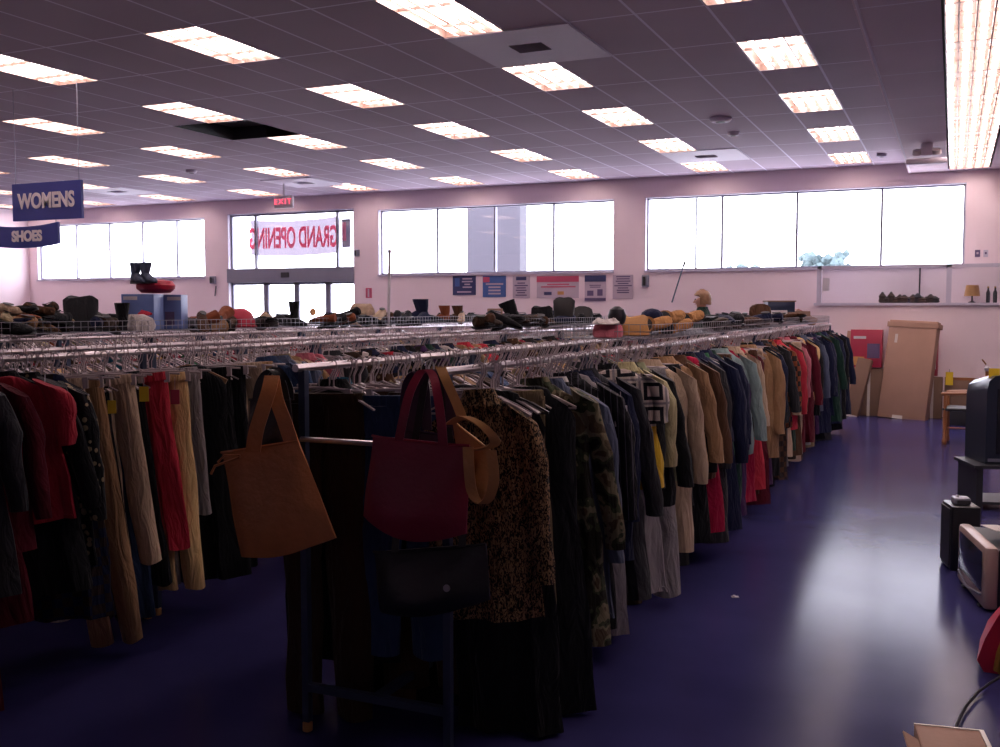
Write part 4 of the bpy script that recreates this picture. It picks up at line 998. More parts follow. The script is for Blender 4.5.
for i, (px, c, zo, rt) in enumerate(((192, 'rust', .05, 1.3), (200, 'tan', .0, 1.5), (210, 'rust', .07, 1.2), (217, 'brown', .03, 1.45), (222, 'rust', .0, 1.6))):
    footwear('boot', px, X3+.05*(i % 2), zo, c, 2.6+.3*i, f"{c} boot lying on its side between the blue cartons and the red helmet", 'tan and brown boots left of the red helmet', (rt, 0), 1.0)
p = at(240, 316, X=X3); mb = MB(); mb.lathe([(.12, 0), (.145, .03), (.14, .08), (.11, .14), (.06, .175), (.005, .185)], 22)
o = mb.build('helmet', 'red_cloth', None, True, (p.x, p.y, BZ)); tag(o, 'rounded red hat on the basket left of the entrance doors', 'hat'); MB().tube([(.15*cos(a), .15*sin(a), .01) for a in [2*pi*j/20 for j in range(20)]], .012, 6, True).build('brim', 'red_cloth', o)
for px, c in ((259, 'black'), (266, 'black'), (274, 'charcoal'), (283, 'black'), (291, 'black')):
    footwear('shoe', px, X3, .01, c, random.uniform(0, 6), f'{c} shoe in front of the entrance glass right of the red hat', 'black shoes in front of the entrance', (.2, .1), 1.1)
footwear('boot', 294, X3, .03, 'black', 2.2, 'black boot silhouetted against the entrance glass', None, sc=1.0)
# third row, centre
footwear('shoe', 336, X3, .02, 'black', .3, 'black shoe at the left of the beige bag, third row', None, sc=1.2)
soft('handbag', 362, X3, .10, .29, .14, .13, 'cloth', 'pinkish beige rolled bag on top of shoes right of the entrance', 'bag', 'beige', straps=False, seed=7)
for px, c, zo in ((342, 'beige', 0), (350, 'black', .06), (356, 'tan', 0), (368, 'black', 0), (379, 'beige', .05), (384, 'brown', 0), (394, 'charcoal', .02), (400, 'dark brown', 0)):
    footwear('shoe', px, X3+random.uniform(-.1, .1), zo, c, random.uniform(0, 6), f'{c} shoe piled beneath the pinkish beige bag on the third row', 'shoes under the beige bag', (random.uniform(-.3, .3), .2), 1.25)
footwear('boot', 416, X3, .0, 'navy', 3.4, 'navy tall boot standing under the middle window', None, sc=1.35)
footwear('boot', 409, X3+.1, .0, 'navy', 3.0, 'navy ankle boot lying before the tall boot under the middle window', None, (1.3, 0), 1.2)
for px, c in ((441, 'rust'), (454, 'brown')): footwear('boot', px, X3, .0, c, 3.6, f'{c} ankle boot of the brown pair below the middle window', None, sc=1.0)
for px, c in ((428, 'black'), (448, 'dark brown'), (464, 'black'), (470, 'black'), (476, 'charcoal')):
    footwear('shoe', px, X3, .0, c, random.uniform(0, 6), f'{c} shoe around the brown boots below the middle window', 'dark shoes near the brown boots', sc=1.3)
random.seed(31)
for i in range(34):
    px = random.uniform(2, 470)
    if 62 < px < 98 or 125 < px < 190 or 232 < px < 256: continue
    c = random.choice(['black', 'black', 'charcoal', 'dark brown', 'brown', 'tan', 'navy', 'beige', 'rust'])
    footwear('shoe', px, X3+random.choice([-.2, .2, .12]), random.uniform(0, .03), c, random.uniform(0, 6), f'{c} shoe lying loose among others in the third row baskets', 'loose shoes in the third row baskets', (random.uniform(-.4, .4), random.uniform(-.4, .4)), 1.15)
for i in range(16):
    px = random.uniform(480, 600); c = random.choice(['black', 'black', 'charcoal', 'dark brown', 'navy', 'brown'])
    footwear('shoe', px, X2+random.choice([-.2, .2]), random.uniform(0, .03), c, random.uniform(0, 6), f'{c} shoe lying loose among others in the second row basket', 'loose shoes in the second row basket', (random.uniform(-.4, .4), random.uniform(-.3, .3)), 1.2)
for i in range(16):
    px = random.uniform(712, 799); c = random.choice(['black', 'black', 'charcoal', 'dark brown', 'navy', 'brown'])
    footwear('shoe', px, X1+random.choice([-.18, .18]), random.uniform(0, .05), c, random.uniform(0, 6), f'{c} shoe lying loose at the far end of the nearest row basket', 'loose shoes at the far end of the nearest row', (random.uniform(-.4, .4), random.uniform(-.3, .3)), 1.2)
# white pole
p = at(388, 330, X=-6.3); mb = MB(); mb.tube([(0, 0, 0), (.03, 0, 1.1)], .018, 8); o = mb.build('white_pole', 'white_card', None, True, (p.x, p.y, 1.2)); tag(o, 'thin white pole rising from the racks in front of the middle window', 'pole')
MB().lathe([(.024, 1.09), (.024, 1.12), (.01, 1.125)], 8, TR(.03, 0, 0)).build('pole_cap', 'chrome', o)
# second row, centre
for px, c, zo in ((486, 'black', 0), (496, 'charcoal', 0), (520, 'black', 0), (527, 'navy', .02), (538, 'brown', 0), (547, 'brown', 0), (563, 'navy', 0), (580, 'black', 0), (590, 'black', 0)):
    footwear('shoe', px, X2, zo, c, random.uniform(0, 6), f'{c} shoe in the second row basket beneath the posters', 'shoes in the basket under the posters', sc=1.25)
footwear('boot', 510, X2, .0, 'black', 3.4, 'black boot leaning in front of the blue poster', None, (.0, .35), 1.1)
p = at(495, 312, X=X2); carton('picture_frame', (p.x, p.y, BZ+.05), .15, .02, .13, 'cardboard', 'small wooden picture frame propped under the blue poster', YAW, (.1, 0), (('picture', 'paper', (-.055, .055, -.013, -.010, .02, .11)),), 'picture frame')
soft('handbag', 542, X2, .0, .26, .12, .2, 'cloth', 'black handbag below the wide red-headed poster', 'bag', 'black', seed=9, straps=False)
soft('handbag', 564, X2, .0, .24, .1, .30, 'blackl', 'tall square black bag beneath the wide poster', 'bag', seed=10, sh=.05, straps=False)
soft('handbag', 582, X2, .0, .26, .12, .2, 'blackl', 'low black bag left of the dark hat stand', 'bag', seed=11, straps=False)
soft('handbag', 490, X2+.1, .0, .3, .14, .08, 'cloth', 'folded slate blue cloth bag lying in the second row basket', 'bag', 'slate blue', seed=12, straps=False)
# nearest row
soft('handbag', 608, X1, .0, .17, .12, .1, 'cloth', 'pink and white soft bag at the left end of the near basket', 'bag', 'pink', seed=13, straps=False)
soft('folded_cloth', 606, X1, .08, .15, .1, .03, 'cloth', 'white cloth draped over the pink soft bag', 'cloth', 'white', seed=14, straps=False)
p = at(617, 318, X=X1); r = empty('hat_stand', (p.x, p.y, BZ)); MB().tube([(0, 0, 0), (0, 0, .08)], .012, 8).build('stem', 'dark', r)
MB().lathe([(.02, .06), (.05, .09), (.058, .13), (.045, .17), (.015, .19)], 16).build('ball', 'black_plastic', r); tag(r, 'dark round head form on a stem between the pink bag and tan bag', 'head form')
soft('handbag', 634, X1, .0, .19, .08, .125, 'tan2', 'camel structured bag leaning left of the dark cap', 'bag', seed=15, sh=.1, straps=False)
p = at(652, 308, X=X1); mb = MB(); mb.lathe([(.075, 0), (.08, .02), (.07, .05), (.04, .07), (.004, .078)], 20); o = mb.build('cap', 'cloth', None, True, (p.x, p.y, BZ+.10)); o.color = (*PAL['navy'], 1)
b_ = MB(); b_.loft([[Vector((.07*cos(a), .07*sin(a), z)) for a in (-.9, -.5, 0, .5, .9)]+[Vector((.125*cos(a)+.01, .08*sin(a), z-.01)) for a in (.9, .5, 0, -.5, -.9)] for z in (.005, .012)]); bo = b_.build('peak', 'white_card', o); o.rotation_euler = (0, 0, 3.3); tag(o, 'dark cap with white peak on top of the tan boots', 'cap')
for i, (px, zo, rt, rz) in enumerate(((650, .05, 1.4, .35), (664, .09, 1.4, .5), (672, .03, 1.5, .3), (684, .09, 1.5, .45))):
    o = footwear('boot', px, X1, zo, 'tan', rz, ['camel boot lying under the dark cap', 'uppermost camel boot lying beside the dark cap', 'lowest camel boot slanting over the basket edge', 'camel boot lying nearest the blond person'][i], 'camel boots lying in the near basket', (rt, -.3), 1.0)
    o.color = (.5, .25, .10, 1)
p = at(672, 302, X=X1); mb = MB(); mb.tube([(0, 0, 0), tuple(at(684, 264, X=X1)-p)], .006, 6); o = mb.build('walking_stick', 'steel', None, True, p); tag(o, 'thin grey stick slanting up out of the tan boots', 'stick')
MB().tube([tuple(at(683.5, 266, X=X1)-p), tuple(at(685, 262, X=X1)-p)], .009, 6).build('grip', 'dark', o)
for px, X_, c, zo in ((715, X1, 'black', 0), (721, X1, 'dark brown', 0), (727, X1, 'black', 0), (733, X1, 'charcoal', .02), (738, X1, 'black', 0), (743, X1, 'dark brown', 0), (748, X1, 'black', .03), (754, X1, 'black', 0), (788, X1, 'black', 0), (795, X1, 'black', 0)):
    footwear('shoe', px, X_, zo, c, random.uniform(0, 6), f'{c} shoe in the row of shoes right of the blond person', 'dark shoes right of the person', (.1, .1), 1.15)
soft('handbag', 760, X1, .0, .24, .12, .22, 'cloth', 'brown handbag left of the framed picture at the far basket', 'bag', 'brown', seed=17, straps=False)
p = at(779, 318, X=X1)
carton('storage_box', (p.x, p.y, BZ+.14), .32, .2, .12, 'steel', 'dark green-grey box on top of the framed picture', YAW, (0, 0), (('lid', 'cardboard_dark', (-.17, .17, -.11, .11, .12, .135)),))
carton('picture_frame', (p.x-.02, p.y-.15, BZ), .28, .03, .16, 'white_card', 'pale framed picture with a dark figure in the far basket', YAW, (0, 0), (('picture', 'ink', (-.04, .05, -.018, -.015, .03, .12)),), 'picture frame')
p = at(797, 318, X=X1); carton('shoe_box', (p.x, p.y, BZ), .28, .2, .15, 'cardboard_dark', 'dark shoe box right of the framed picture', YAW+.3, (0, 0), (('end_label', 'white_card', (-.06, .04, -.104, -.1, .05, .11)),))
p = at(802, 312, X=X1); carton('shoe_box', (p.x, p.y, BZ+.02), .32, .24, .1, 'cardboard', 'tilted open cardboard lid at the far end of the near row', YAW, (0, .45), (('lid_flap', 'red_card', (-.15, .0, -.12, .12, .1, .106)),))
p = at(783, 320, X=X1); carton('white_tray', (p.x, p.y-.3, BZ+.0), .38, .12, .02, 'white_card', 'thin white tray lying in front of the framed picture', YAW, (0, 0), (('tray_rim', 'white_card', (-.19, .19, -.062, -.055, .02, .03)),), 'tray')
# loose hangers/plastic on top of things
# items on the half wall ledge
random.seed(8)
for i in range(13):
    px = 882+i*4.4; p = at(px, 302, Y=16.55)
    mb = MB(); R = []
    w, h = random.uniform(.05, .085), random.uniform(.08, .15)
    mb.lathe([(w*.6, 0), (w, h*.2), (w*.8, h*.5), (w, h*.7), (w*.4, h)], 9); c = random.choice(['black', 'dark brown', 'navy', 'brown'])
    o = mb.build('figurine', 'cloth', None, True, (p.x, 16.6, 1.70)); o.color = (*PAL[c], 1)
    MB().lathe([(w*.3, h*.95), (w*.35, h*1.08), (w*.15, h*1.16)], 7).build('figurine_head', 'dark', o)
    tag(o, f'small {c} ornament in the line along the half wall ledge', 'ornament', 'small dark ornaments on the half wall ledge')
p = at(919, 300, Y=16.6); mb = MB(); mb.tube([(0, 0, 0), (0, 0, .54)], .012, 6); o = mb.build('thin_pole', 'dark', None, True, (p.x, 16.7, 1.70)); tag(o, 'thin dark upright rod behind the glass screen', 'rod'); MB().lathe([(.03, 0), (.03, .02), (.01, .03)], 10).build('rod_base', 'dark', o)
p = at(972, 302, Y=16.55); r = empty('table_lamp', (p.x, 16.6, 1.70)); MB().lathe([(.05, 0), (.05, .01), (.012, .03), (.012, .12)], 12).build('lamp_base', 'dark', r); MB().lathe([(.11, .1), (.085, .26), (.08, .26), (.1, .1)], 18).build('lamp_shade', 'tan2', r); tag(r, 'small lamp with pinkish tan shade on the half wall ledge', 'lamp')
for px, lb in ((988, 'left of two small dark bottles beside the lamp on the ledge'), (995, 'right of two small dark bottles beside the lamp on the ledge')):
    p = at(px, 302, Y=16.55); o = MB().lathe([(.025, 0), (.028, .01), (.028, .15), (.012, .19), (.012, .22)], 12).build('bottle', 'dark', None, True, (p.x, 16.6, 1.70)); tag(o, lb, 'bottle'); MB().lathe([(.014, .22), (.014, .24)], 10).build('bottle_cap', 'gold', o)

# ------------------------------------------------------------------ person among the racks
def person():
    px_, py_ = -3.12, 13.7
    root = empty('person', (px_, py_, 0), radians(150)+YAW*0)   # faces -X roughly
    me = bpy.data.meshes.new('person_body')
    J = {'pelvis': (0, 0, .96), 'waist': (0, 0, 1.1), 'chest': (0, .01, 1.32), 'neck': (0, .0, 1.50), 'neck2': (0, -.01, 1.57), 'head0': (0, -.02, 1.64), 'head1': (0, -.02, 1.74),
         'shL': (-.17, 0, 1.47), 'shR': (.17, 0, 1.47), 'elL': (-.23, -.06, 1.16), 'elR': (.23, -.06, 1.16), 'wrL': (-.17, -.28, 1.12), 'wrR': (.17, -.28, 1.12), 'haL': (-.15, -.36, 1.12), 'haR': (.15, -.36, 1.12),
         'hiL': (-.09, 0, .9), 'hiR': (.09, 0, .9), 'knL': (-.1, -.01, .5), 'knR': (.1, -.01, .5), 'anL': (-.1, .02, .09), 'anR': (.1, .02, .09), 'toL': (-.11, -.14, .04), 'toR': (.11, -.14, .04)}
    Rr = {'pelvis': .15, 'waist': .13, 'chest': .15, 'neck': .06, 'neck2': .052, 'head0': .078, 'head1': .088, 'shL': .07, 'shR': .07, 'elL': .045, 'elR': .045, 'wrL': .028, 'wrR': .028, 'haL': .03, 'haR': .03,
          'hiL': .09, 'hiR': .09, 'knL': .06, 'knR': .06, 'anL': .04, 'anR': .04, 'toL': .035, 'toR': .035}
    E_ = [('pelvis', 'waist'), ('waist', 'chest'), ('chest', 'neck'), ('neck', 'neck2'), ('neck2', 'head0'), ('head0', 'head1'), ('chest', 'shL'), ('chest', 'shR'), ('shL', 'elL'), ('shR', 'elR'), ('elL', 'wrL'), ('elR', 'wrR'), ('wrL', 'haL'), ('wrR', 'haR'),
          ('pelvis', 'hiL'), ('pelvis', 'hiR'), ('hiL', 'knL'), ('hiR', 'knR'), ('knL', 'anL'), ('knR', 'anR'), ('anL', 'toL'), ('anR', 'toR')]
    keys = list(J)
    V = [Vector(J[k]) for k in keys]; Rad = [Rr[k] for k in keys]; Ed = [(keys.index(a), keys.index(b)) for a, b in E_]
    for s, h in ((-1, 'haL'), (1, 'haR')):      # fingers and thumb
        hp = Vector(J[h])
        for i in range(4):
            a = len(V); V += [hp+Vector((s*(-.024+.016*i), -.05, .0)), hp+Vector((s*(-.024+.016*i), -.08-.006*(i in (1, 2)), -.025))]; Rad += [.009, .007]; Ed += [(keys.index(h), a), (a, a+1)]
        a = len(V); V += [hp+Vector((-s*.04, -.01, -.005)), hp+Vector((-s*.05, -.045, -.015))]; Rad += [.011, .008]; Ed += [(keys.index(h), a), (a, a+1)]
    me.from_pydata([tuple(v) for v in V], Ed, [])
    tmp = bpy.data.objects.new('tmp', me); C.objects.link(tmp)
    md = tmp.modifiers.new('s', 'SKIN'); md.use_smooth_shade = True
    for i, sv in enumerate(tmp.data.skin_vertices[0].data):
        sv.radius = (Rad[i], Rad[i]*(.72 if keys[i] in ('chest', 'waist', 'pelvis') else 1)) if i < len(keys) else (Rad[i], Rad[i]); sv.use_root = (i == 0)
    sb = tmp.modifiers.new('b', 'SUBSURF'); sb.levels = 2; sb.render_levels = 2
    dg = bpy.context.evaluated_depsgraph_get(); bm_ = bpy.data.meshes.new_from_object(tmp.evaluated_get(dg)); bpy.data.objects.remove(tmp)
    bm_.materials.clear(); bm_.materials.append(M['skin']); bm_.polygons.foreach_set('use_smooth', [True]*len(bm_.polygons))
    for v in bm_.vertices:       # brow, nose, chin on the head
        if v.co.z > 1.6:
            d = v.co.y
            if d < -.07 and abs(v.co.x) < .02 and 1.655 < v.co.z < 1.70: v.co.y -= .02
    body = link('person_body', bm_, root)
    n_ = MB(); n_.loft([[Vector((w*cos(a), -.10+dy+d*sin(a), z)) for a in [2*pi*j/8 for j in range(8)]] for z, w, d, dy in ((1.655, .014, .012, -.012), (1.665, .015, .018, -.014), (1.69, .008, .01, -.004), (1.71, .005, .006, .0))]); n_.build('nose', 'skin', root)
    for s in (-1, 1):
        MB().lathe([(.001, -.009), (.008, -.005), (.010, 0), (.008, .005), (.001, .009)], 10, TR(s*.032, -.098, 1.705)).build('eye', 'dark', root)
        MB().lathe([(.004, -.03), (.012, -.015), (.015, .01), (.006, .028)], 10, TR(s*.088, -.01, 1.69) @ Matrix.Diagonal((.6, 1, 1, 1))).build('ear', 'skin', root)
    MB().tube([(-.022, -.098, 1.64), (0, -.104, 1.638), (.022, -.098, 1.64)], .005, 6).build('mouth', 'red_card', root)
    # hair: short cap
    h = MB(); R = []
    for i in range(9):
        t = i/8; z = 1.635+.20*t; rr = .112*sqrt(max(.02, 1-((z-1.72)/.117)**2)) if z > 1.72 else .112; rr += .002*sin(i*2.6)
        R.append([Vector((rr*cos(a)*1.0, -.005+max(rr*1.08*sin(a), -.025 if z < 1.745 else -9)+(.0), z+.006*sin(a*5+i*2))) for a in [2*pi*j/20 for j in range(20)]])
    h.loft(R); h.build('hair', 'hair', root)
    def garment(name, rings, m, col):
        g = MB(); g.loft(rings); o = g.build(name, m, root); o.color = (*PAL[col], 1)
    ell = lambda w, d, z, x_=0, y_=0, n=20: [Vector((x_+w*cos(a), y_+d*sin(a), z)) for a in [2*pi*j/n for j in range(n)]]
    garment('jacket', [ell(.17, .125, .86), ell(.18, .13, .95), ell(.165, .12, 1.1), ell(.19, .13, 1.3), ell(.205, .12, 1.46), ell(.16, .1, 1.535), ell(.09, .08, 1.575), ell(.07, .07, 1.605)], 'cloth', 'dark green')
    for s in (-1, 1):
        g = MB(); g.tube([(s*.16, 0, 1.48), (s*.2, -.02, 1.32), (s*.235, -.06, 1.16), (s*.2, -.18, 1.135), (s*.17, -.27, 1.12)], [.075, .068, .058, .05, .04], 12); o = g.build('sleeve', 'cloth', root); o.color = (*PAL['dark green'], 1)
        g = MB(); g.tube([(s*.085, 0, .95), (s*.095, 0, .7), (s*.1, -.01, .5), (s*.1, .01, .25), (s*.1, .02, .07)], [.105, .09, .075, .065, .06], 12); o = g.build('trouser_leg', 'cloth', root); o.color = (*PAL['navy'], 1)
        sh = MB(); sh.rbox(s*.105-.045, s*.105+.045, -.2, .07, .0, .08, .035, 4); sh.build('shoe', 'black_plastic', root)
    root.rotation_euler = (0, 0, -pi/2+.15)
    root.scale = (1.0, 1.0, 1.02)
    tag(root, 'person with short blond hair and dark green top standing among the racks', 'person')
person()

# ------------------------------------------------------------------ cartons by the half wall
def leaner(name, bl, br, top_y, lean, dz, m, label, d=.1, parts=(), cat='box', roll=0.):
    w = (Vector(br)-Vector(bl)).length; c = (Vector(bl)+Vector(br))/2
    root = empty(name, c); root.rotation_euler = (-lean, roll, math.atan2(br[1]-bl[1], br[0]-bl[0]))
    MB().rbox(-w/2, w/2, 0, d, 0, dz, .008, 2).build('box_body', m, root)
    for nm, pm, (x0, x1, y0, y1, z0, z1) in parts: MB().box(x0, x1, y0, y1, z0, z1).build(nm, pm, root, False)
    tag(root, label, cat); return root
leaner('cardboard_box', (-1.0, 15.95, 0), (-.34, 15.72, 0), 0, .17, 1.46, 'cardboard', 'tall wide cardboard box leaning on the half wall', .14,
       (('flap', 'cardboard', (-.375, .375, -.012, .15, 1.36, 1.43)), ('tape', 'tape', (-.13, .02, -.003, 0, .0, .05)), ('shipping_label', 'tape', (-.24, -.2, -.003, 0, 1.12, 1.25)), ('top_tape', 'tape', (-.2, .2, .02, .12, 1.455, 1.463))), roll=.04)
leaner('cardboard_box', (at(843, 409, Y=15.9).x, 15.9, 0), (at(857, 409, Y=15.86).x, 15.86, 0), 0, .2, .9, 'cardboard_dark', 'narrow brown carton leaning left of the tall wide box', .12, (('side_tape', 'tape', (-.1, .1, -.003, 0, .0, .03)),), roll=.17)
leaner('cardboard_box', (at(838, 405, Y=16.1).x, 16.1, 0), (at(856, 405, Y=16.1).x, 16.1, 0), 0, .1, 1.28, 'cardboard', 'tall pale carton at the far end of the clothes row', .12, (('edge_strip', 'cardboard_dark', (.12, .175, -.004, 0, 0, 1.28)),), roll=.08)
p0 = at(866, 367, Y=16.05)
leaner('cardboard_box', (-1.33, 16.12, 0), (-.95, 16.1, 0), 0, .04, .72, 'cardboard_dark', 'low brown carton under the red box, left of the tall wide box', .2, (('tape', 'tape', (-.02, .02, -.003, 0, 0, .72)),))
leaner('red_box', (-1.42, 16.15, .73), (-.97, 16.1, .73), 0, .03, .57, 'red_card', 'flat red printed box standing on the low brown carton', .12, (('print_band', 'white_card', (-.18, .0, -.004, 0, .43, .47)), ('print_picture', 'ink', (.02, .2, -.004, 0, .14, .36)), ('print_patch', 'tan2', (-.18, -.02, -.004, 0, .03, .16))))
leaner('red_box', (-.42, 16.22, .62), (-.2, 16.2, .62), 0, .03, .5, 'red_card', 'narrow red and white box just right of the tall wide box', .1, (('white_panel', 'white_card', (-.08, .09, -.004, 0, .1, .38)), ('dark_print', 'ink', (-.06, .06, -.006, -.003, .18, .26))))
leaner('cardboard_box', (-.40, 16.1, 0), (-.12, 16.1, 0), 0, .03, .61, 'cardboard_dark', 'brown carton below the narrow red and white box', .25, (('tape', 'tape', (-.02, .02, -.003, 0, 0, .6)),))
leaner('dark_panel', (-.1, 16.0, 0), (.5, 15.9, 0), 0, .05, .62, 'cardboard_dark', 'dark olive board leaning behind the wooden chair', .06, (('edge_band', 'wood', (-.3, .3, -.004, 0, .58, .62)),), 'board')
p = at(949.5, 372, Y=15.95); r = empty('yellow_tag', p); MB().box(-.05, .05, -.003, .003, -.19, 0).build('tag_card', 'yellow', r, False); MB().tube([(0, 0, 0), (0, .02, .04)], .003, 4).build('string', 'dark', r); tag(r, 'yellow tag hanging on the dark olive board', 'tag')
# other boxes behind on the far right
leaner('grey_crate', (-.05, 15.3, 0), (.5, 15.2, 0), 0, .0, .25, 'dark', 'low dark crate on the floor beyond the wooden chair', .3, (('crate_edge', 'alu', (-.26, .26, -.006, 0, .2, .22)),), 'crate')

# wooden chair
r = empty('wooden_chair', (.09, 12.6, 0), -.15)
def leg(x_, y_, h): MB().lathe([(.022, 0), (.028, .02), (.028, .05), (.018, .07), (.02, h*.5), (.017, h)], 10, TR(x_, y_, 0)).build('leg', 'wood', r)
leg(-.22, .42, .62); leg(-.24, -.0+.78, .62); leg(.22, .42, .9); leg(.22, .78, .9)
MB().rbox(-.25, .25, .4, .82, .40, .44, .02, 3).build('seat', 'blackl', r)
MB().tube([(-.26, .42, .60), (.0, .42, .615), (.22, .42, .60)], .022, 8).build('armrest', 'wood', r); MB().tube([(-.26, .78, .60), (.0, .78, .615), (.22, .78, .60)], .022, 8).build('armrest', 'wood', r)
MB().box(.2, .23, .44, .78, .6, .9).build('backrest', 'blackl', r, False)
MB().tube([(-.22, .43, .2), (.22, .43, .2)], .012, 6).build('stretcher', 'wood', r); MB().tube([(-.23, .44, .39), (-.23, .78, .39)], .015, 6).build('seat_rail', 'wood', r)
MB().lathe([(.012, .88), (.03, .9), (.032, .925), (.012, .945)], 10, TR(.22, .42, 0)).build('finial', 'white_card', r)
tag(r, 'wooden armchair with dark seat behind the large black television', 'chair')

# large television on stand, right edge
r = empty('large_television', (.26, 8.9, .37), .35)
mb = MB(); R = []
def prof(y, k): 
    return [Vector((x_, y, z)) for x_, z in ((-.0, .0), (.95*k, .0), (.95*k, .58*k), (.7*k, .68*k), (.2*k, .715*k), (.06, .70*k), (.015, .66*k), (.0, .58*k))]
mb.loft([prof(0, 1), prof(.1, 1), prof(.42, .92)]); mb.build('cabinet', 'bluetv', r)
MB().box(.08, .9, -.012, 0, .08, .6).build('screen', 'tvscreen', r, False)
MB().box(.02, .95, -.01, 0, .015, .04).build('silver_strip', 'alu', r, False)
tag(r, 'large black television with rounded top on a dark stand at the right edge', 'television')
r = empty('television_stand', (.2, 8.8, 0), .3)
MB().box(0, .05, 0, .45, 0, .34).build('side_panel', 'dark', r, False); MB().box(.95, 1.0, 0, .45, 0, .34).build('side_panel', 'dark', r, False)
MB().box(-.02, 1.02, -.02, .5, .34, .365).build('top', 'dark', r, False); MB().box(.05, .95, .02, .45, .05, .07).build('shelf', 'dark', r, False); MB().tube([(.4, .0, .07), (.4, .0, .34)], .02, 8).build('post', 'alu', r)
tag(r, 'low dark stand carrying the large black television', 'stand')
p = at(1000, 374, Y=8.95); r = empty('yellow_tag', (p.x-.04, 8.98, 1.07)); MB().box(-.04, .04, -.002, .002, -.03, .06).build('tag_card', 'yellow', r, False); MB().tube([(-.06, 0, .09), (-.09, 0, .13)], .006, 5).build('pin', 'wood', r); tag(r, 'yellow paper tag sticking up on the large black television', 'tag')
p = at(953, 452, Y=9.4); r = empty('door_stop', (p.x, 9.4, 0)); 
bpy.data.objects.remove(r)

# black speaker with silver clock, CRT television
r = empty('floor_speaker', (.075, 6.83, 0), .25)
MB().rbox(-.085, .085, -.12, .12, 0, .40, .015, 3).build('speaker_cabinet', 'black_plastic', r); MB().box(-.093, -.086, -.1, .1, .03, .38).build('grille', 'dark', r, False)
tag(r, 'black floor speaker standing behind the silver-framed television', 'speaker')
r = empty('small_radio', (.07, 6.80, .401), .2); MB().rbox(-.05, .05, -.05, .05, 0, .045, .012, 3).build('radio_body', 'alu', r); MB().box(-.03, .045, -.052, -.05, .01, .03).build('display', 'dark', r, False); MB().lathe([(.01, .045), (.01, .055)], 8, TR(-.02, 0, 0)).build('button', 'white_card', r)
tag(r, 'small silver device lying on the black floor speaker', 'device')
def crt():
    r = empty('television', (.0, 0, 0)); h = .335; w = .64    # local: front toward -X, width along Y
    mb = MB(); mb.rbox(0, .07, 0, w, .0, h, .02, 3); mb.build('bezel', 'tvsilver', r)
    R = [];
    for x_, k, dz in ((.07, 1, 0), (.2, .96, .0), (.3, .78, .03), (.42, .6, .05), (.44, .56, .06)):
        a, b = w/2-w*.48*k, w/2+w*.48*k; z0, z1 = .01, (h-.015)*(.55+.45*k)
        R.append([Vector((x_, a, z0)), Vector((x_, b, z0)), Vector((x_, b, z1)), Vector((x_, a, z1))])
    g = MB(); g.loft(R); g.build('casing', 'black_plastic', r, False)
    g = MB(); vs = []; fs = []; n = 8
    for i in range(n+1):
        for j in range(n+1):
            u, v = i/n, j/n; vs.append((-.004-.022*sin(u*pi)*sin(v*pi), .05+(w-.1)*u, .085+(h-.12)*v))
    for i in range(n):
        for j in range(n): a = i*(n+1)+j; fs.append((a, a+1, a+n+2, a+n+1))
    g.add(vs, fs); g.build('screen', 'tvscreen', r)
    g = MB(); g.tube([(-.006, .06, .07), (-.02, w/2, .045), (-.006, w-.06, .07)], .006, 6); g.build('trim_strip', 'alu', r)
    for y in (.12, .5): MB().rbox(0, .06, y-.03, y+.03, -.012, .0, .004, 2).build('foot', 'black_plastic', r)
    return r
r = crt(); r.location = (.185, 5.84, .012); r.rotation_euler = (0, 0, .20); tag(r, 'silver-framed tube television standing on the floor at the right', 'television')
r = empty('paper_sheet', (.25, 6.2, .385), .5); MB().box(-.05, .05, -.08, .08, .0, .003, RY(.03)).build('sheet', 'tape', r, False); MB().box(-.02, .06, -.1, -.02, .004, .007, RZ(.5)).build('sheet', 'white_card', r, False); tag(r, 'crumpled pale papers lying on the silver-framed television', 'paper')

# red nylon bag with gold trim at the right edge, cable, near carton
r = empty('red_nylon_bag', at(984, 672, Z=0))
mb = MB(); R = []
for z, w0, w1, d in ((0, .0, .5, .3), (.05, -.03, .5, .32), (.15, .0, .5, .3), (.26, .05, .48, .2), (.34, .12, .44, .1), (.36, .16, .4, .04)):
    R.append([Vector((w0, 0, z)), Vector((w1, -.02, z)), Vector((w1, d, z)), Vector((w0+.02, d, z))])
mb.loft(R); mb.build('bag_body', 'red_cloth', r)
g = MB(); g.tube([(.05, -.02, .02), (.06, -.025, .1), (.09, -.02, .2), (.13, -.01, .28)], .016, 8); g.build('gold_trim', 'gold', r)
g = MB(); g.tube([(.06, -.02, -.0+.02), (.1, -.05, .02), (.16, -.05, .04)], .014, 8); g.build('gold_trim', 'gold', r)
tag(r, 'red nylon bag with gold trim on the floor at the right edge', 'bag')
mb = MB(); P = [at(1002, 676, Z=.05), at(990, 683, Z=.03), at(978, 692, Z=.02), at(966, 706, Z=.02), at(958, 722, Z=.02), at(950, 745, Z=.02)]
mb.tube(P, .006, 6); o = mb.build('power_cable', 'black_plastic'); tag(o, 'black cable running from the near carton to the red bag', 'cable')
MB().tube([P[-1], P[-1]+Vector((0, -.06, 0))], .012, 6).build('plug', 'black_plastic', o)
A = [at(914, 724, Z=.25), at(983, 731, Z=.25)]
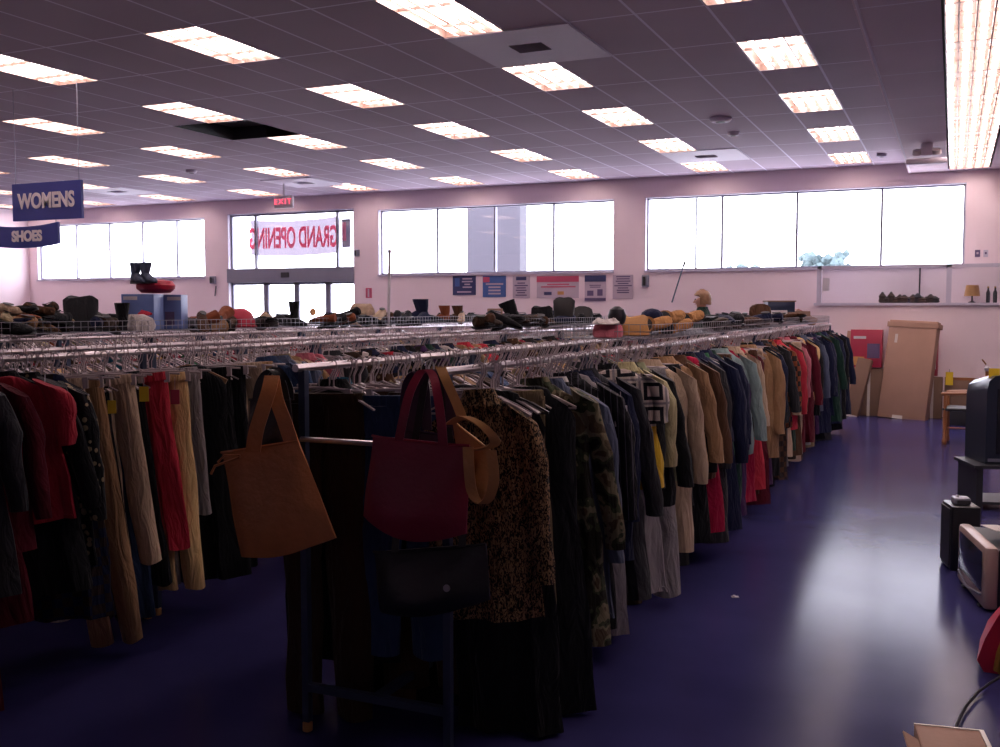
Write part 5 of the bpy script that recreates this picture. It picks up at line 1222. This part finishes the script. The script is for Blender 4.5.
r = empty('open_carton', (A[0].x, A[0].y, 0)); ang = math.atan2(A[1].y-A[0].y, A[1].x-A[0].x); r.rotation_euler = (0, 0, ang); w = (A[1]-A[0]).length
MB().rbox(-.0, w, -.5, 0, 0, .25, .006, 2).build('box_body', 'cardboard', r); MB().box(-.0, w, -.006, .002, .245, .253).build('edge_tape', 'tape', r, False); MB().box(w-.012, w+.002, -.5, 0, .24, .2535).build('edge_tape', 'tape', r, False)
MB().box(-.05, -.0, -.5, -.1, .235, .24, TR(0, 0, .24) @ RY(.5) @ TR(0, 0, -.24)).build('side_flap', 'cardboard', r, False)
tag(r, 'cardboard carton in the bottom right corner of the aisle', 'box')
mb = MB(); mb.box(-.02, .02, -.015, .012, 0, .004, RZ(.4)); o = mb.build('paper_scrap', 'white_card', None, False, at(735, 597, Z=.001)); tag(o, 'tiny white paper scrap on the blue floor of the aisle', 'paper'); MB().box(-.012, .0, -.012, .01, .004, .009).build('folded_edge', 'white_card', o, False)

# ------------------------------------------------------------------ light
w = bpy.data.worlds.new('World'); bpy.context.scene.world = w; w.use_nodes = True
bg = w.node_tree.nodes['Background']; bg.inputs['Color'].default_value = (.92, .88, 1.0, 1); bg.inputs['Strength'].default_value = 8.5
for (a, b, z0, z1) in HOLES:
    l = bpy.data.lights.new('window_portal', 'AREA'); l.shape = 'RECTANGLE'; l.size = b-a; l.size_y = z1-z0; l.cycles.is_portal = True
    o = bpy.data.objects.new('window_portal', l); C.objects.link(o); o.location = ((a+b)/2, WY+.21, (z0+z1)/2); o.rotation_euler = (-pi/2, 0, 0)

sc = bpy.context.scene
sc.view_settings.view_transform = 'Standard'; sc.view_settings.look = 'None'; sc.view_settings.gamma = 1; sc.view_settings.exposure = 0.6
sc.view_settings.use_curve_mapping = False
sc.cycles.use_denoising = True; sc.cycles.max_bounces = 8; sc.cycles.diffuse_bounces = 4; sc.cycles.transparent_max_bounces = 24
sc.cycles.sample_clamp_indirect = 6
try: sc.cycles.use_light_tree = True
except Exception: pass
